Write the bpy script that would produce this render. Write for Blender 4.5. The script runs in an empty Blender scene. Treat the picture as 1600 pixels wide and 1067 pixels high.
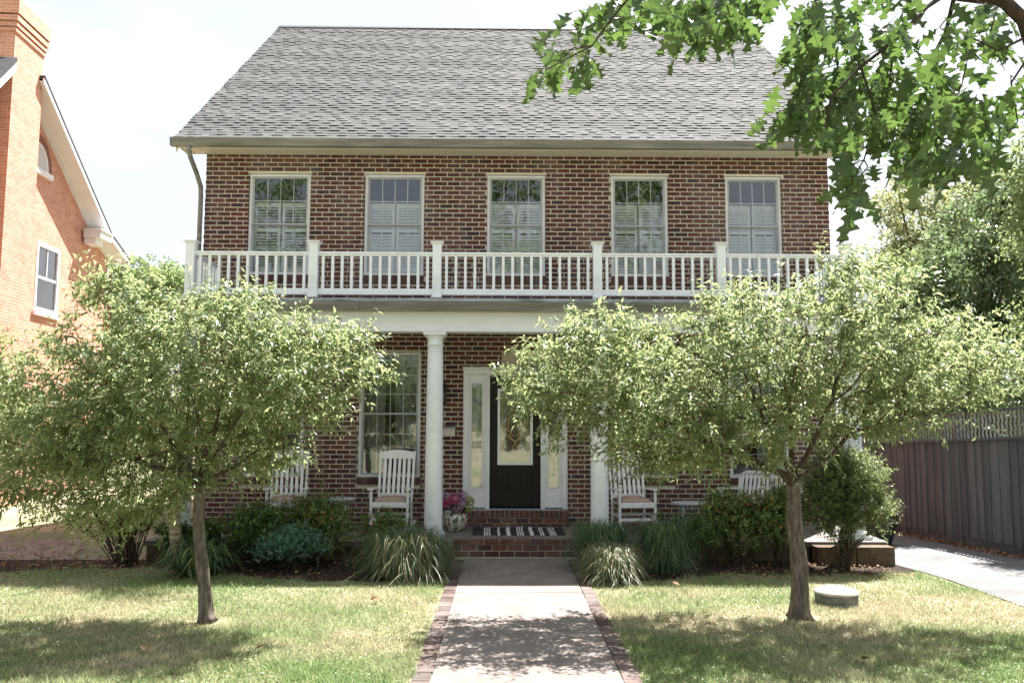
import bpy, math
import numpy as np
from mathutils import Matrix, Vector
# ------------------------------------------------------------------ camera
SC = bpy.context.scene
F = 1280.0; YAW = math.radians(.63); PIT = math.atan(122/1280); ROL = .0031; CH = 1.905
_f = np.array([math.sin(YAW)*math.cos(PIT), math.cos(YAW)*math.cos(PIT), math.sin(PIT)])
_r0 = np.array([math.cos(YAW), -math.sin(YAW), 0.]); _u0 = np.cross(_r0, _f)
_R = _r0*math.cos(ROL)+_u0*math.sin(ROL); _U = -_r0*math.sin(ROL)+_u0*math.cos(ROL)
cam = bpy.data.objects.new('camera', bpy.data.cameras.new('camera'))
SC.collection.objects.link(cam); SC.camera = cam
cam.data.sensor_width = 36; cam.data.lens = 36*F/1600; cam.data.clip_end = 2000; cam.data.clip_start = .1
cam.matrix_world = Matrix(((_R[0], _U[0], -_f[0], 0), (_R[1], _U[1], -_f[1], 0), (_R[2], _U[2], -_f[2], CH), (0, 0, 0, 1)))
def at(x, y, Y):                      # point at depth Y seen at (x, y) of the 1600x1067 photograph
    d = _f*F+_R*(x-800)-_U*(y-533.5)
    return np.array([0, 0, CH])+d*(Y/d[1])
# ------------------------------------------------------------------ light
SUN = Vector((.34, .43, 1)).normalized()
SKY_STRENGTH = .08; SUN_STRENGTH = 5.0; EXPOSURE = 1.97
world = bpy.data.worlds.new('World'); SC.world = world; world.use_nodes = True
wn = world.node_tree; wn.nodes.clear()
sky = wn.nodes.new('ShaderNodeTexSky'); sky.sky_type = 'NISHITA'; sky.sun_disc = False
sky.sun_elevation = math.asin(SUN.z); sky.sun_rotation = math.atan2(SUN.x, SUN.y)
sky.air_density = 1.0; sky.dust_density = 2.5; sky.ozone_density = 1.0
tc = wn.nodes.new('ShaderNodeTexCoord'); mp = wn.nodes.new('ShaderNodeMapping'); mp.inputs['Scale'].default_value = (1, 1, 2.6)
nz = wn.nodes.new('ShaderNodeTexNoise'); nz.inputs['Scale'].default_value = 2.6; nz.inputs['Detail'].default_value = 7; nz.inputs['Roughness'].default_value = .55
rp = wn.nodes.new('ShaderNodeValToRGB'); rp.color_ramp.elements[0].position = .47; rp.color_ramp.elements[0].color = (0, 0, 0, 1)
rp.color_ramp.elements[1].position = .6; rp.color_ramp.elements[1].color = (1, 1, 1, 1)
mx = wn.nodes.new('ShaderNodeMix'); mx.data_type = 'RGBA'; mx.inputs[0].default_value = .82
cm = wn.nodes.new('ShaderNodeMix'); cm.data_type = 'RGBA'; cm.inputs[6].default_value = (3.12, 3.2, 3.3, 1); cm.inputs[7].default_value = (3.6, 3.65, 3.7, 1)
bg = wn.nodes.new('ShaderNodeBackground'); bg.inputs['Strength'].default_value = SKY_STRENGTH
wo = wn.nodes.new('ShaderNodeOutputWorld')
for a, b in ((tc.outputs['Generated'], mp.inputs[0]), (mp.outputs[0], nz.inputs['Vector']), (nz.outputs[0], rp.inputs[0]), (rp.outputs[0], cm.inputs[0]), (cm.outputs[2], mx.inputs[7]),
             (sky.outputs[0], mx.inputs[6]), (mx.outputs[2], bg.inputs[0]), (bg.outputs[0], wo.inputs[0])): wn.links.new(a, b)
sl = bpy.data.lights.new('sun', 'SUN'); sl.energy = SUN_STRENGTH; sl.angle = math.radians(.53); sl.color = (1, .968, .925)
so = bpy.data.objects.new('sun', sl); SC.collection.objects.link(so); so.rotation_euler = SUN.to_track_quat('Z', 'Y').to_euler()
SC.view_settings.view_transform = 'Standard'; SC.view_settings.look = 'None'; SC.view_settings.exposure = EXPOSURE; SC.view_settings.gamma = 1
SC.render.engine = 'CYCLES'
SC.cycles.transparent_max_bounces = 16; SC.cycles.max_bounces = 7
# ------------------------------------------------------------------ helpers
C = SC.collection; rng = np.random.default_rng(7); PI = math.pi
def tag(o, label=None, cat=None, group=None, kind=None):
    for k, v in (('label', label), ('category', cat), ('group', group), ('kind', kind)):
        if v: o[k] = v
    return o
def empty(name, loc, rz=0, label=None, cat=None, group=None):
    o = bpy.data.objects.new(name, None); C.objects.link(o); o.location = [float(v) for v in loc]; o.rotation_euler = (0, 0, rz)
    o.empty_display_size = .1
    return tag(o, label, cat, group)
def copy_tree(o, parent=None):
    c = o.copy(); C.objects.link(c)
    if parent is not None: c.parent = parent
    for ch in list(o.children): copy_tree(ch, c)
    return c
def link(name, me, parent=None, loc=None):
    o = bpy.data.objects.new(name, me); C.objects.link(o)
    if parent is not None: o.parent = parent
    if loc is not None: o.location = loc
    return o
class MB:
    def __init__(s): s.v = []; s.f = []; s.m = []; s.sm = []
    def add(s, vs, fs, mi=0, smooth=False):
        b = len(s.v); s.v += [tuple(map(float, v)) for v in vs]
        s.f += [tuple(b+i for i in f) for f in fs]; s.m += [mi]*len(fs); s.sm += [smooth]*len(fs); return s
    def box(s, x0, x1, y0, y1, z0, z1, mi=0, M=None):
        vs = [(x0, y0, z0), (x1, y0, z0), (x1, y1, z0), (x0, y1, z0), (x0, y0, z1), (x1, y0, z1), (x1, y1, z1), (x0, y1, z1)]
        if M is not None: vs = [tuple(M @ Vector(v)) for v in vs]
        return s.add(vs, [(0, 3, 2, 1), (4, 5, 6, 7), (0, 1, 5, 4), (1, 2, 6, 5), (2, 3, 7, 6), (3, 0, 4, 7)], mi)
    def bar(s, p, q, w, h=None, mi=0, up=(0, 0, 1)):        # rectangular bar between two points
        h = h or w; p = Vector(p); q = Vector(q); d = (q-p).normalized(); u = Vector(up)
        if abs(d.dot(u)) > .99: u = Vector((0, 1, 0))
        a = d.cross(u).normalized(); b = a.cross(d).normalized()
        vs = []
        for c in (p, q):
            for i, j in ((-1, -1), (1, -1), (1, 1), (-1, 1)): vs.append(c+a*(i*w/2)+b*(j*h/2))
        return s.add(vs, [(0, 1, 2, 3), (4, 7, 6, 5), (0, 4, 5, 1), (1, 5, 6, 2), (2, 6, 7, 3), (3, 7, 4, 0)], mi)
    def tube(s, pts, rad, n=8, mi=0, cap=True):
        pts = [Vector([float(c) for c in p]) for p in pts]; N = len(pts)
        if not hasattr(rad, '__len__'): rad = [rad]*N
        vs = []; a = None
        for i, p in enumerate(pts):
            d = (pts[min(i+1, N-1)]-pts[max(i-1, 0)])
            d = d.normalized() if d.length > 1e-9 else Vector((0, 0, 1))
            if a is None: a = d.orthogonal().normalized()
            a = (a-d*a.dot(d)); a = a.normalized() if a.length > 1e-6 else d.orthogonal().normalized()
            b = d.cross(a)
            for k in range(n):
                t = 2*PI*k/n; vs.append(p+(a*math.cos(t)+b*math.sin(t))*rad[i])
        fs = [(i*n+k, i*n+(k+1) % n, (i+1)*n+(k+1) % n, (i+1)*n+k) for i in range(N-1) for k in range(n)]
        if cap: fs += [tuple(range(n-1, -1, -1)), tuple((N-1)*n+k for k in range(n))]
        return s.add(vs, fs, mi, True)
    def lathe(s, prof, c=(0, 0, 0), n=32, mi=0, sx=1, sy=1):
        vs = []; N = len(prof)
        for r, z in prof:
            for k in range(n): t = 2*PI*k/n; vs.append((c[0]+r*sx*math.cos(t), c[1]+r*sy*math.sin(t), c[2]+z))
        fs = [(i*n+k, i*n+(k+1) % n, (i+1)*n+(k+1) % n, (i+1)*n+k) for i in range(N-1) for k in range(n)]
        fs += [tuple(range(n-1, -1, -1)), tuple((N-1)*n+k for k in range(n))]
        return s.add(vs, fs, mi, True)
    def prism(s, poly, y0, y1, mi=0, axis='y'):             # extrude an (a,b) polygon along an axis
        n = len(poly)
        mk = {'y': lambda a, b, t: (a, t, b), 'x': lambda a, b, t: (t, a, b), 'z': lambda a, b, t: (a, b, t)}[axis]
        vs = [mk(a, b, y0) for a, b in poly]+[mk(a, b, y1) for a, b in poly]
        return s.add(vs, [tuple(range(n)), tuple(range(2*n-1, n-1, -1))]+[(i, i+n, (i+1) % n+n, (i+1) % n) for i in range(n)], mi)
    def build(s, name, mats, parent=None, bevel=0, loc=None):
        me = bpy.data.meshes.new(name); me.from_pydata(s.v, [], s.f); me.update()
        for m in (mats if isinstance(mats, (list, tuple)) else [mats]): me.materials.append(m)
        me.polygons.foreach_set('material_index', s.m); me.polygons.foreach_set('use_smooth', s.sm); me.update()
        o = link(name, me, parent, loc)
        if bevel:
            b = o.modifiers.new('bevel', 'BEVEL'); b.width = bevel; b.segments = 2; b.limit_method = 'ANGLE'; b.angle_limit = math.radians(40)
        return o
def npmesh(name, V, Fc, mat, parent=None, smooth=False, sizes=None):
    """V (n,3); Fc (m,k) equal sized faces"""
    me = bpy.data.meshes.new(name); V = np.ascontiguousarray(V, dtype=np.float32); Fc = np.ascontiguousarray(Fc, dtype=np.int32)
    m, k = Fc.shape
    me.vertices.add(len(V)); me.vertices.foreach_set('co', V.ravel())
    me.loops.add(m*k); me.loops.foreach_set('vertex_index', Fc.ravel())
    me.polygons.add(m); me.polygons.foreach_set('loop_start', np.arange(m, dtype=np.int32)*k)
    try: me.polygons.foreach_set('loop_total', np.full(m, k, dtype=np.int32))
    except Exception: pass
    if smooth: me.polygons.foreach_set('use_smooth', np.ones(m, dtype=bool))
    me.update(calc_edges=True); me.validate()
    me.materials.append(mat); return link(name, me, parent)
# ------------------------------------------------------------------ materials
def newmat(name):
    m = bpy.data.materials.new(name); m.use_nodes = True; nt = m.node_tree
    return m, nt, nt.nodes['Principled BSDF'], nt.nodes['Material Output']
def N(nt, t, **k):
    n = nt.nodes.new(t)
    for a, b in k.items():
        if a in n.inputs: n.inputs[a].default_value = b
        else: setattr(n, a, b)
    return n
def ramp(nt, fac, stops):
    r = nt.nodes.new('ShaderNodeValToRGB'); cr = r.color_ramp
    while len(cr.elements) < len(stops): cr.elements.new(.5)
    for e, (p, c) in zip(cr.elements, stops): e.position = p; e.color = (*c, 1)
    nt.links.new(fac, r.inputs[0]); return r.outputs[0]
def noise(nt, scale, detail=4, rough=.55, coord='Object', stretch=None):
    t = nt.nodes.new('ShaderNodeTexCoord'); n = N(nt, 'ShaderNodeTexNoise'); n.inputs['Scale'].default_value = scale
    n.inputs['Detail'].default_value = detail; n.inputs['Roughness'].default_value = rough
    if stretch:
        m = nt.nodes.new('ShaderNodeMapping'); m.inputs['Scale'].default_value = stretch
        nt.links.new(t.outputs[coord], m.inputs[0]); nt.links.new(m.outputs[0], n.inputs['Vector'])
    else: nt.links.new(t.outputs[coord], n.inputs['Vector'])
    return n.outputs[0]
def mix(nt, a, b, fac, mode='MIX'):
    m = nt.nodes.new('ShaderNodeMix'); m.data_type = 'RGBA'; m.blend_type = mode
    for v, i in ((fac, 0), (a, 6), (b, 7)):
        if isinstance(v, (int, float)): m.inputs[i].default_value = v
        elif isinstance(v, tuple): m.inputs[i].default_value = (*v, 1)
        else: nt.links.new(v, m.inputs[i])
    return m.outputs[2]
def bump(nt, h, bs, strength=.3, dist=.01):
    b = nt.nodes.new('ShaderNodeBump'); b.inputs['Strength'].default_value = strength; b.inputs['Distance'].default_value = dist
    nt.links.new(h, b.inputs['Height']); nt.links.new(b.outputs[0], bs.inputs['Normal'])
def island(nt): return nt.nodes.new('ShaderNodeNewGeometry').outputs['Random Per Island']
def simple(name, stops, scale=6, rough=.6, bmp=.15, detail=6, stretch=None, spec=.4, metallic=0, dist=.004, bscale=None):
    m, nt, bs, _ = newmat(name); n = noise(nt, scale, detail, .6, stretch=stretch)
    nt.links.new(ramp(nt, n, stops), bs.inputs['Base Color']); bs.inputs['Roughness'].default_value = rough
    bs.inputs['Specular IOR Level'].default_value = spec; bs.inputs['Metallic'].default_value = metallic
    if bmp: bump(nt, noise(nt, bscale or scale*8, 4, .6, stretch=stretch), bs, bmp, dist)
    return m
M = {}
def mk_brick(name, stops, dirt=(.3, .28, .25)):
    m, nt, bs, _ = newmat(name); c = ramp(nt, island(nt), stops)
    c = mix(nt, c, dirt, ramp(nt, noise(nt, 9, 6), [(.55, (0, 0, 0)), (.85, (.35, .35, .35))]))
    c = mix(nt, c, (.5, .5, .5), ramp(nt, noise(nt, 1.6, 7, .65, stretch=(1.6, 1, .5)), [(.45, (0, 0, 0)), (.75, (.16, .16, .16))]))
    nt.links.new(c, bs.inputs['Base Color']); bs.inputs['Roughness'].default_value = .85; bs.inputs['Specular IOR Level'].default_value = .25
    bump(nt, noise(nt, 90, 5), bs, .5, .004); return m
M['brick'] = mk_brick('house brick', [(0, (.042, .025, .026)), (.2, (.072, .031, .028)), (.42, (.092, .033, .028)), (.62, (.115, .040, .032)), (.8, (.08, .032, .029)), (.92, (.13, .047, .036)), (1, (.056, .030, .031))])
M['mortar'] = simple('mortar', [(.3, (.50, .46, .38)), (.7, (.68, .63, .53))], 14, .95, .5)
M['wet_brick'] = mk_brick('step brick', [(0, (.05, .028, .024)), (.4, (.11, .045, .035)), (.7, (.15, .06, .045)), (1, (.07, .035, .03))])
M['paver'] = mk_brick('border paver', [(0, (.06, .04, .036)), (.4, (.10, .067, .058)), (.7, (.135, .095, .083)), (1, (.08, .057, .052))])
M['white'] = simple('white painted wood', [(.3, (.70, .715, .73)), (.75, (.79, .805, .82))], 3, .45, .12)
M['white2'] = simple('white vinyl', [(.25, (.64, .67, .69)), (.5, (.75, .79, .82)), (.8, (.79, .83, .87))], 5, .4, .1)
M['cream'] = simple('cream soffit paint', [(.3, (.60, .57, .47)), (.7, (.70, .67, .57))], 2, .6, .1, stretch=(.3, 3, 3))
M['gutter'] = simple('weathered gutter', [(.25, (.095, .092, .08)), (.5, (.17, .165, .15)), (.75, (.28, .27, .25))], 2.2, .5, .12, stretch=(.6, 4, 7))
M['flash'] = simple('weathered flashing', [(.3, (.14, .15, .16)), (.55, (.36, .38, .40)), (.8, (.50, .52, .54))], 5, .6, .1, stretch=(.5, 2, 3))
M['frame'] = simple('window frame', [(.3, (.60, .615, .63)), (.7, (.70, .71, .72))], 3, .4, .05)
M['sash'] = simple('grey sash', [(.3, (.30, .32, .33)), (.7, (.40, .42, .43))], 3, .45, .05)
M['shutter'] = simple('shutter paint', [(.3, (.74, .76, .77)), (.7, (.82, .84, .85))], 3, .5, 0)
M['dark'] = simple('dark interior', [(.3, (.03, .03, .03)), (.7, (.05, .05, .05))], 2, .9, 0)
M['darkmetal'] = simple('dark metal', [(.3, (.02, .02, .022)), (.7, (.035, .035, .04))], 8, .4, .1)
M['door'] = simple('black door paint', [(.3, (.012, .010, .009)), (.7, (.018, .015, .013))], 3, .5, .08, spec=.2)
M['chairpaint'] = simple('chair paint', [(.3, (.74, .75, .76)), (.7, (.82, .82, .83))], 6, .4, .08)
M['cushion'] = simple('pinkish cushion', [(.3, (.38, .27, .23)), (.7, (.50, .37, .31))], 22, .95, .5, dist=.006)
M['concrete'] = None
def mk_concrete():
    m, nt, bs, _ = newmat('walk concrete')
    c = ramp(nt, noise(nt, 3.2, 8, .65), [(.25, (.13, .108, .096)), (.5, (.19, .161, .146)), (.75, (.245, .213, .195))])
    c = mix(nt, c, (.11, .09, .078), ramp(nt, noise(nt, 2.1, 9, .75), [(.45, (0, 0, 0)), (.62, (.7, .7, .7))]))
    c = mix(nt, c, (.32, .295, .275), ramp(nt, noise(nt, 150, 3, .7), [(.5, (0, 0, 0)), (.7, (.8, .8, .8))]))
    nt.links.new(c, bs.inputs['Base Color']); bs.inputs['Roughness'].default_value = .9; bump(nt, noise(nt, 120, 6), bs, .5, .006); return m
M['concrete'] = mk_concrete()
M['porchfloor'] = simple('porch concrete', [(.3, (.13, .115, .10)), (.7, (.21, .185, .165))], 4, .8, .25)
M['asphalt'] = simple('worn asphalt', [(.25, (.10, .10, .102)), (.5, (.145, .144, .146)), (.8, (.21, .208, .208))], 1.6, .9, .6, bscale=60, dist=.01)
M['gravel'] = simple('pale pink gravel', [(.3, (.13, .095, .075)), (.5, (.25, .19, .16)), (.7, (.34, .27, .235))], 5, .95, .8, dist=.02)
M['mulch'] = simple('dark mulch', [(.25, (.022, .014, .01)), (.55, (.06, .038, .026)), (.8, (.14, .09, .06))], 30, .95, 1, dist=.03)
M['stone'] = simple('brown mossy stone', [(.25, (.055, .04, .028)), (.5, (.13, .095, .062)), (.8, (.24, .18, .12))], 6, .95, .7, dist=.012)
M['bark'] = simple('grey brown bark', [(.28, (.07, .055, .043)), (.5, (.20, .165, .135)), (.75, (.40, .35, .30))], 13, .95, 1, stretch=(2.2, 2.2, .6), dist=.03, detail=9)
M['barkdark'] = simple('dark bark', [(.25, (.03, .02, .014)), (.5, (.075, .05, .035)), (.8, (.15, .10, .07))], 9, .95, 1, stretch=(3, 3, .6), dist=.03)
M['limb'] = simple('dark brown limb', [(.3, (.045, .032, .024)), (.55, (.10, .072, .055)), (.8, (.19, .15, .12))], 12, .95, 1, stretch=(2, 2, .8), dist=.02)
M['birchbark'] = simple('banded pale bark', [(.35, (.07, .05, .035)), (.5, (.26, .20, .14)), (.7, (.42, .35, .25))], 9, .8, .7, stretch=(.5, .5, 4), dist=.01)
M['wicker'] = simple('white wicker', [(.3, (.50, .53, .56)), (.7, (.70, .73, .76))], 40, .7, 1, dist=.01)
M['brass'] = simple('brass', [(.3, (.45, .32, .12)), (.7, (.6, .45, .2))], 5, .3, 0, metallic=1)
M['steel'] = simple('brushed steel', [(.3, (.35, .33, .31)), (.7, (.5, .48, .46))], 5, .4, .1, metallic=.6)
M['fence'] = None
def mk_board(name, stops, knots=True):
    m, nt, bs, _ = newmat(name); c = ramp(nt, island(nt), stops)
    c = mix(nt, c, (.024, .025, .028), ramp(nt, noise(nt, 2.0, 8, .65, stretch=(5, 5, .5)), [(.45, (0, 0, 0)), (.85, (.55, .55, .55))]))
    c = mix(nt, c, (.2, .2, .205), ramp(nt, noise(nt, 1.0, 5, .6, stretch=(2, 2, 1)), [(.5, (0, 0, 0)), (.8, (.35, .35, .35))]))
    nt.links.new(c, bs.inputs['Base Color']); bs.inputs['Roughness'].default_value = .8; bs.inputs['Specular IOR Level'].default_value = .25
    bump(nt, noise(nt, 14, 6, .6, stretch=(4, 4, .3)), bs, .5, .006); return m
M['fence'] = mk_board('grey stained boards', [(0, (.075, .085, .09)), (.5, (.10, .112, .118)), (1, (.125, .139, .146))])
M['shingle'] = None
def mk_shingle():
    m, nt, bs, _ = newmat('asphalt shingle')
    c = ramp(nt, island(nt), [(0, (.078, .078, .08)), (.5, (.092, .091, .092)), (1, (.108, .107, .107))])
    c = mix(nt, c, (.055, .05, .05), ramp(nt, noise(nt, 160, 3, .7), [(.5, (0, 0, 0)), (.75, (.6, .6, .6))]))
    c = mix(nt, c, (.165, .16, .155), ramp(nt, noise(nt, .5, 5, .6, stretch=(3, .6, .6)), [(.4, (0, 0, 0)), (.8, (.3, .3, .3))]))
    nt.links.new(c, bs.inputs['Base Color']); bs.inputs['Roughness'].default_value = .92; bs.inputs['Specular IOR Level'].default_value = .3
    bump(nt, noise(nt, 300, 3), bs, .6, .003); return m
M['shingle'] = mk_shingle()
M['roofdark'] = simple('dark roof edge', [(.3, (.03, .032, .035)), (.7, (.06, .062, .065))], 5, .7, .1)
def mk_nbrick(name='orange pink brick', c1=(.60, .29, .205), c2=(.50, .215, .14), mo=(.62, .46, .37)):
    m, nt, bs, _ = newmat(name); t = nt.nodes.new('ShaderNodeTexCoord')
    sp = nt.nodes.new('ShaderNodeSeparateXYZ'); cb = nt.nodes.new('ShaderNodeCombineXYZ'); ad = nt.nodes.new('ShaderNodeMath'); ad.operation = 'ADD'
    nt.links.new(t.outputs['Object'], sp.inputs[0]); nt.links.new(sp.outputs[0], ad.inputs[0]); nt.links.new(sp.outputs[1], ad.inputs[1])
    nt.links.new(ad.outputs[0], cb.inputs[0]); nt.links.new(sp.outputs[2], cb.inputs[1])
    b = nt.nodes.new('ShaderNodeTexBrick'); b.inputs['Scale'].default_value = 1; b.inputs['Brick Width'].default_value = .21; b.inputs['Row Height'].default_value = .07
    b.inputs['Mortar Size'].default_value = .006; b.inputs['Color1'].default_value = (*c1, 1); b.inputs['Color2'].default_value = (*c2, 1); b.inputs['Mortar'].default_value = (*mo, 1)
    b.inputs['Bias'].default_value = -.1; b.inputs['Mortar Smooth'].default_value = .2
    nt.links.new(cb.outputs[0], b.inputs['Vector'])
    c = mix(nt, b.outputs[0], (.28, .10, .07), ramp(nt, noise(nt, 3, 6), [(.5, (0, 0, 0)), (.8, (.5, .5, .5))]))
    nt.links.new(c, bs.inputs['Base Color']); bs.inputs['Roughness'].default_value = .9
    bump(nt, b.outputs['Fac'], bs, -.6, .006); return m
M['nbrick'] = mk_nbrick(); M['nbrick2'] = mk_nbrick('dark corbel brick', (.25, .09, .07), (.18, .07, .055), (.30, .2, .17))
def mk_glass(name, tint=(.9, .92, .93), refl=.09, rough=.0):
    m, nt, bs, out = newmat(name); nt.nodes.remove(bs)
    g = N(nt, 'ShaderNodeBsdfGlossy'); g.inputs['Roughness'].default_value = rough; g.inputs['Color'].default_value = (.9, .95, 1, 1)
    t = N(nt, 'ShaderNodeBsdfTransparent'); t.inputs['Color'].default_value = (*tint, 1)
    fr = N(nt, 'ShaderNodeFresnel'); fr.inputs['IOR'].default_value = 1.5
    ma = N(nt, 'ShaderNodeMath'); ma.operation = 'ADD'; ma.inputs[1].default_value = refl; nt.links.new(fr.outputs[0], ma.inputs[0])
    b = nt.nodes.new('ShaderNodeBump'); b.inputs['Strength'].default_value = .1; b.inputs['Distance'].default_value = .01
    nt.links.new(noise(nt, 2.2, 3), b.inputs['Height']); nt.links.new(b.outputs[0], g.inputs['Normal'])
    mm = N(nt, 'ShaderNodeMixShader'); nt.links.new(ma.outputs[0], mm.inputs[0]); nt.links.new(t.outputs[0], mm.inputs[1]); nt.links.new(g.outputs[0], mm.inputs[2])
    nt.links.new(mm.outputs[0], out.inputs[0]); return m
M['glass'] = mk_glass('window glass'); M['doorglass'] = mk_glass('bevelled door glass', (.7, .7, .6), .2, .03)
def mk_leaf(name, stops, trans=(.30, .42, .08), tf=.4, rough=.42, spec=.5):
    m, nt, bs, out = newmat(name); c = ramp(nt, island(nt), stops)
    nt.links.new(c, bs.inputs['Base Color']); bs.inputs['Roughness'].default_value = rough; bs.inputs['Specular IOR Level'].default_value = spec
    t = N(nt, 'ShaderNodeBsdfTranslucent'); nt.links.new(mix(nt, c, trans, .6), t.inputs[0])
    mm = N(nt, 'ShaderNodeMixShader'); mm.inputs[0].default_value = tf; nt.links.new(bs.outputs[0], mm.inputs[1]); nt.links.new(t.outputs[0], mm.inputs[2])
    nt.links.new(mm.outputs[0], out.inputs[0]); return m
M['crab'] = mk_leaf('crabapple leaf', [(0, (.022, .052, .02)), (.4, (.046, .082, .03)), (.8, (.09, .135, .05)), (.97, (.16, .205, .085)), (1, (.30, .16, .06))], (.80, .92, .42), .40, .38, .42)
M['oak'] = mk_leaf('oak leaf', [(0, (.022, .05, .016)), (.5, (.04, .08, .024)), (1, (.07, .12, .036))], (.25, .40, .08), .29, .42)
M['weep'] = mk_leaf('weeping leaf', [(0, (.035, .075, .025)), (.5, (.07, .12, .04)), (1, (.12, .17, .06))], (.6, .7, .26), .42)
M['darkshrub'] = mk_leaf('dark shrub leaf', [(0, (.03, .075, .025)), (.5, (.06, .125, .038)), (.92, (.10, .18, .05)), (1, (.16, .17, .04))], (.2, .34, .06), .3)
M['nandina'] = mk_leaf('nandina leaf', [(0, (.045, .12, .032)), (.5, (.09, .19, .045)), (.78, (.16, .27, .065)), (.9, (.28, .14, .05)), (1, (.38, .12, .06))], (.2, .34, .05), .3)
M['sedum'] = mk_leaf('blue green leaf', [(0, (.06, .15, .10)), (.5, (.10, .22, .155)), (1, (.16, .30, .21))], (.14, .28, .14), .2)
M['liriope'] = mk_leaf('strappy blade', [(0, (.03, .07, .03)), (.5, (.055, .11, .05)), (.85, (.10, .16, .08)), (1, (.30, .30, .14))], (.2, .3, .1), .25)
M['variegated'] = mk_leaf('variegated blade', [(0, (.06, .10, .04)), (.4, (.14, .18, .08)), (.7, (.36, .35, .22)), (1, (.42, .34, .24))], (.4, .4, .2), .3)
M['bgleaf'] = mk_leaf('far leaf', [(0, (.045, .085, .03)), (.5, (.09, .15, .055)), (1, (.15, .22, .09))], (.55, .66, .26), .45)
M['bgolive'] = mk_leaf('far olive leaf', [(0, (.055, .075, .03)), (.5, (.11, .14, .055)), (1, (.19, .21, .10))], (.6, .62, .28), .45)
M['bgdark'] = mk_leaf('far glossy leaf', [(0, (.03, .06, .03)), (.5, (.06, .105, .05)), (1, (.12, .17, .085))], (.36, .48, .2), .4, .3, .7)
def mk_grass():
    m, nt, bs, out = newmat('lawn blades')
    n1 = noise(nt, .55, 5, .6); n2 = noise(nt, 5, 4, .6)
    tcx = nt.nodes.new('ShaderNodeTexCoord'); sxyz = nt.nodes.new('ShaderNodeSeparateXYZ'); nt.links.new(tcx.outputs['Object'], sxyz.inputs[0])
    mr = nt.nodes.new('ShaderNodeMapRange'); mr.inputs[1].default_value = 6.4; mr.inputs[2].default_value = 10.2; nt.links.new(sxyz.outputs[1], mr.inputs[0])
    band = ramp(nt, mr.outputs[0], [(0, (0, 0, 0)), (.45, (.16, .16, .16)), (.62, (.12, .12, .12)), (.9, (0, 0, 0))])
    an = nt.nodes.new('ShaderNodeMath'); an.operation = 'ADD'; nt.links.new(n1, an.inputs[0]); nt.links.new(band, an.inputs[1]); n1 = an.outputs[0]
    g = ramp(nt, island(nt), [(0, (.12, .20, .075)), (.5, (.235, .33, .125)), (1, (.40, .48, .22))])
    s = ramp(nt, island(nt), [(0, (.46, .37, .27)), (.5, (.62, .52, .39)), (1, (.76, .66, .51))])
    f = ramp(nt, n1, [(.46, (.03, .03, .03)), (.60, (.5, .5, .5)), (.72, (.95, .95, .95))]); f2 = ramp(nt, n2, [(.35, (0, 0, 0)), (.65, (1, 1, 1))])
    fm = mix(nt, f, f2, .35, 'MULTIPLY'); c = mix(nt, g, s, fm)
    nt.links.new(c, bs.inputs['Base Color']); bs.inputs['Roughness'].default_value = .6; bs.inputs['Specular IOR Level'].default_value = .3
    t = N(nt, 'ShaderNodeBsdfTranslucent'); nt.links.new(c, t.inputs[0]); mm = N(nt, 'ShaderNodeMixShader'); mm.inputs[0].default_value = .35
    nt.links.new(bs.outputs[0], mm.inputs[1]); nt.links.new(t.outputs[0], mm.inputs[2]); nt.links.new(mm.outputs[0], out.inputs[0]); return m
M['grass'] = mk_grass()
def mk_soil():
    m, nt, bs, _ = newmat('ground under grass')
    a = ramp(nt, noise(nt, 26, 6), [(.3, (.11, .13, .06)), (.6, (.20, .22, .10)), (.8, (.34, .32, .19))])
    b = ramp(nt, noise(nt, 30, 6), [(.3, (.27, .21, .145)), (.7, (.48, .40, .29))])
    c = mix(nt, a, b, ramp(nt, noise(nt, .55, 5, .6), [(.42, (.08, .08, .08)), (.62, (.9, .9, .9))]))
    nt.links.new(c, bs.inputs['Base Color']); bs.inputs['Roughness'].default_value = .95; bump(nt, noise(nt, 70, 6), bs, .8, .02); return m
M['soil'] = mk_soil()
# ------------------------------------------------------------------ the ground
def sstep(t): t = np.clip(t, 0, 1); return t*t*(3-2*t)
def gz(x, y):
    x = np.asarray(x, float); y = np.asarray(y, float)
    return sstep((x-4.5)/2.7)*.10-.045*np.clip(y-10, 0, 8)*sstep((x-3.6)/1.8)
def sheet(name, x0, x1, y0, y1, nx, ny, dz, mat, thick=0, inside=None):
    xs = np.linspace(x0, x1, nx+1) if not hasattr(x0, '__len__') else np.array(x0); ys = np.linspace(y0, y1, ny+1) if not hasattr(y0, '__len__') else np.array(y0)
    nx = len(xs)-1; ny = len(ys)-1; X, Y = np.meshgrid(xs, ys); Z = gz(X, Y)+dz
    V = np.stack([X, Y, Z], -1).reshape(-1, 3); i = np.arange(ny)[:, None]*(nx+1)+np.arange(nx)[None]; i = i.ravel()
    Fc = np.stack([i, i+1, i+nx+2, i+nx+1], 1)
    if inside is not None:
        cx = V[Fc].mean(1); Fc = Fc[inside(cx[:, 0], cx[:, 1])]
    return npmesh(name, V, Fc, mat, smooth=True)
gx = np.unique(np.concatenate([[-500, -200, -90, -40, -20], np.arange(-12, 12.1, .4), [20, 40, 90, 200, 500]]))
gy = np.unique(np.concatenate([[-300, -120, -50, -20, -8, 0], np.arange(2, 20.1, .4), [30, 50, 100, 250, 600]]))
tag(sheet('ground', gx, 0, gy, 0, 0, 0, 0, M['soil']), kind='structure')
tag(sheet('driveway', 5.3, 7.15, -6, 22, 8, 60, .012, M['asphalt']), kind='structure')
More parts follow.
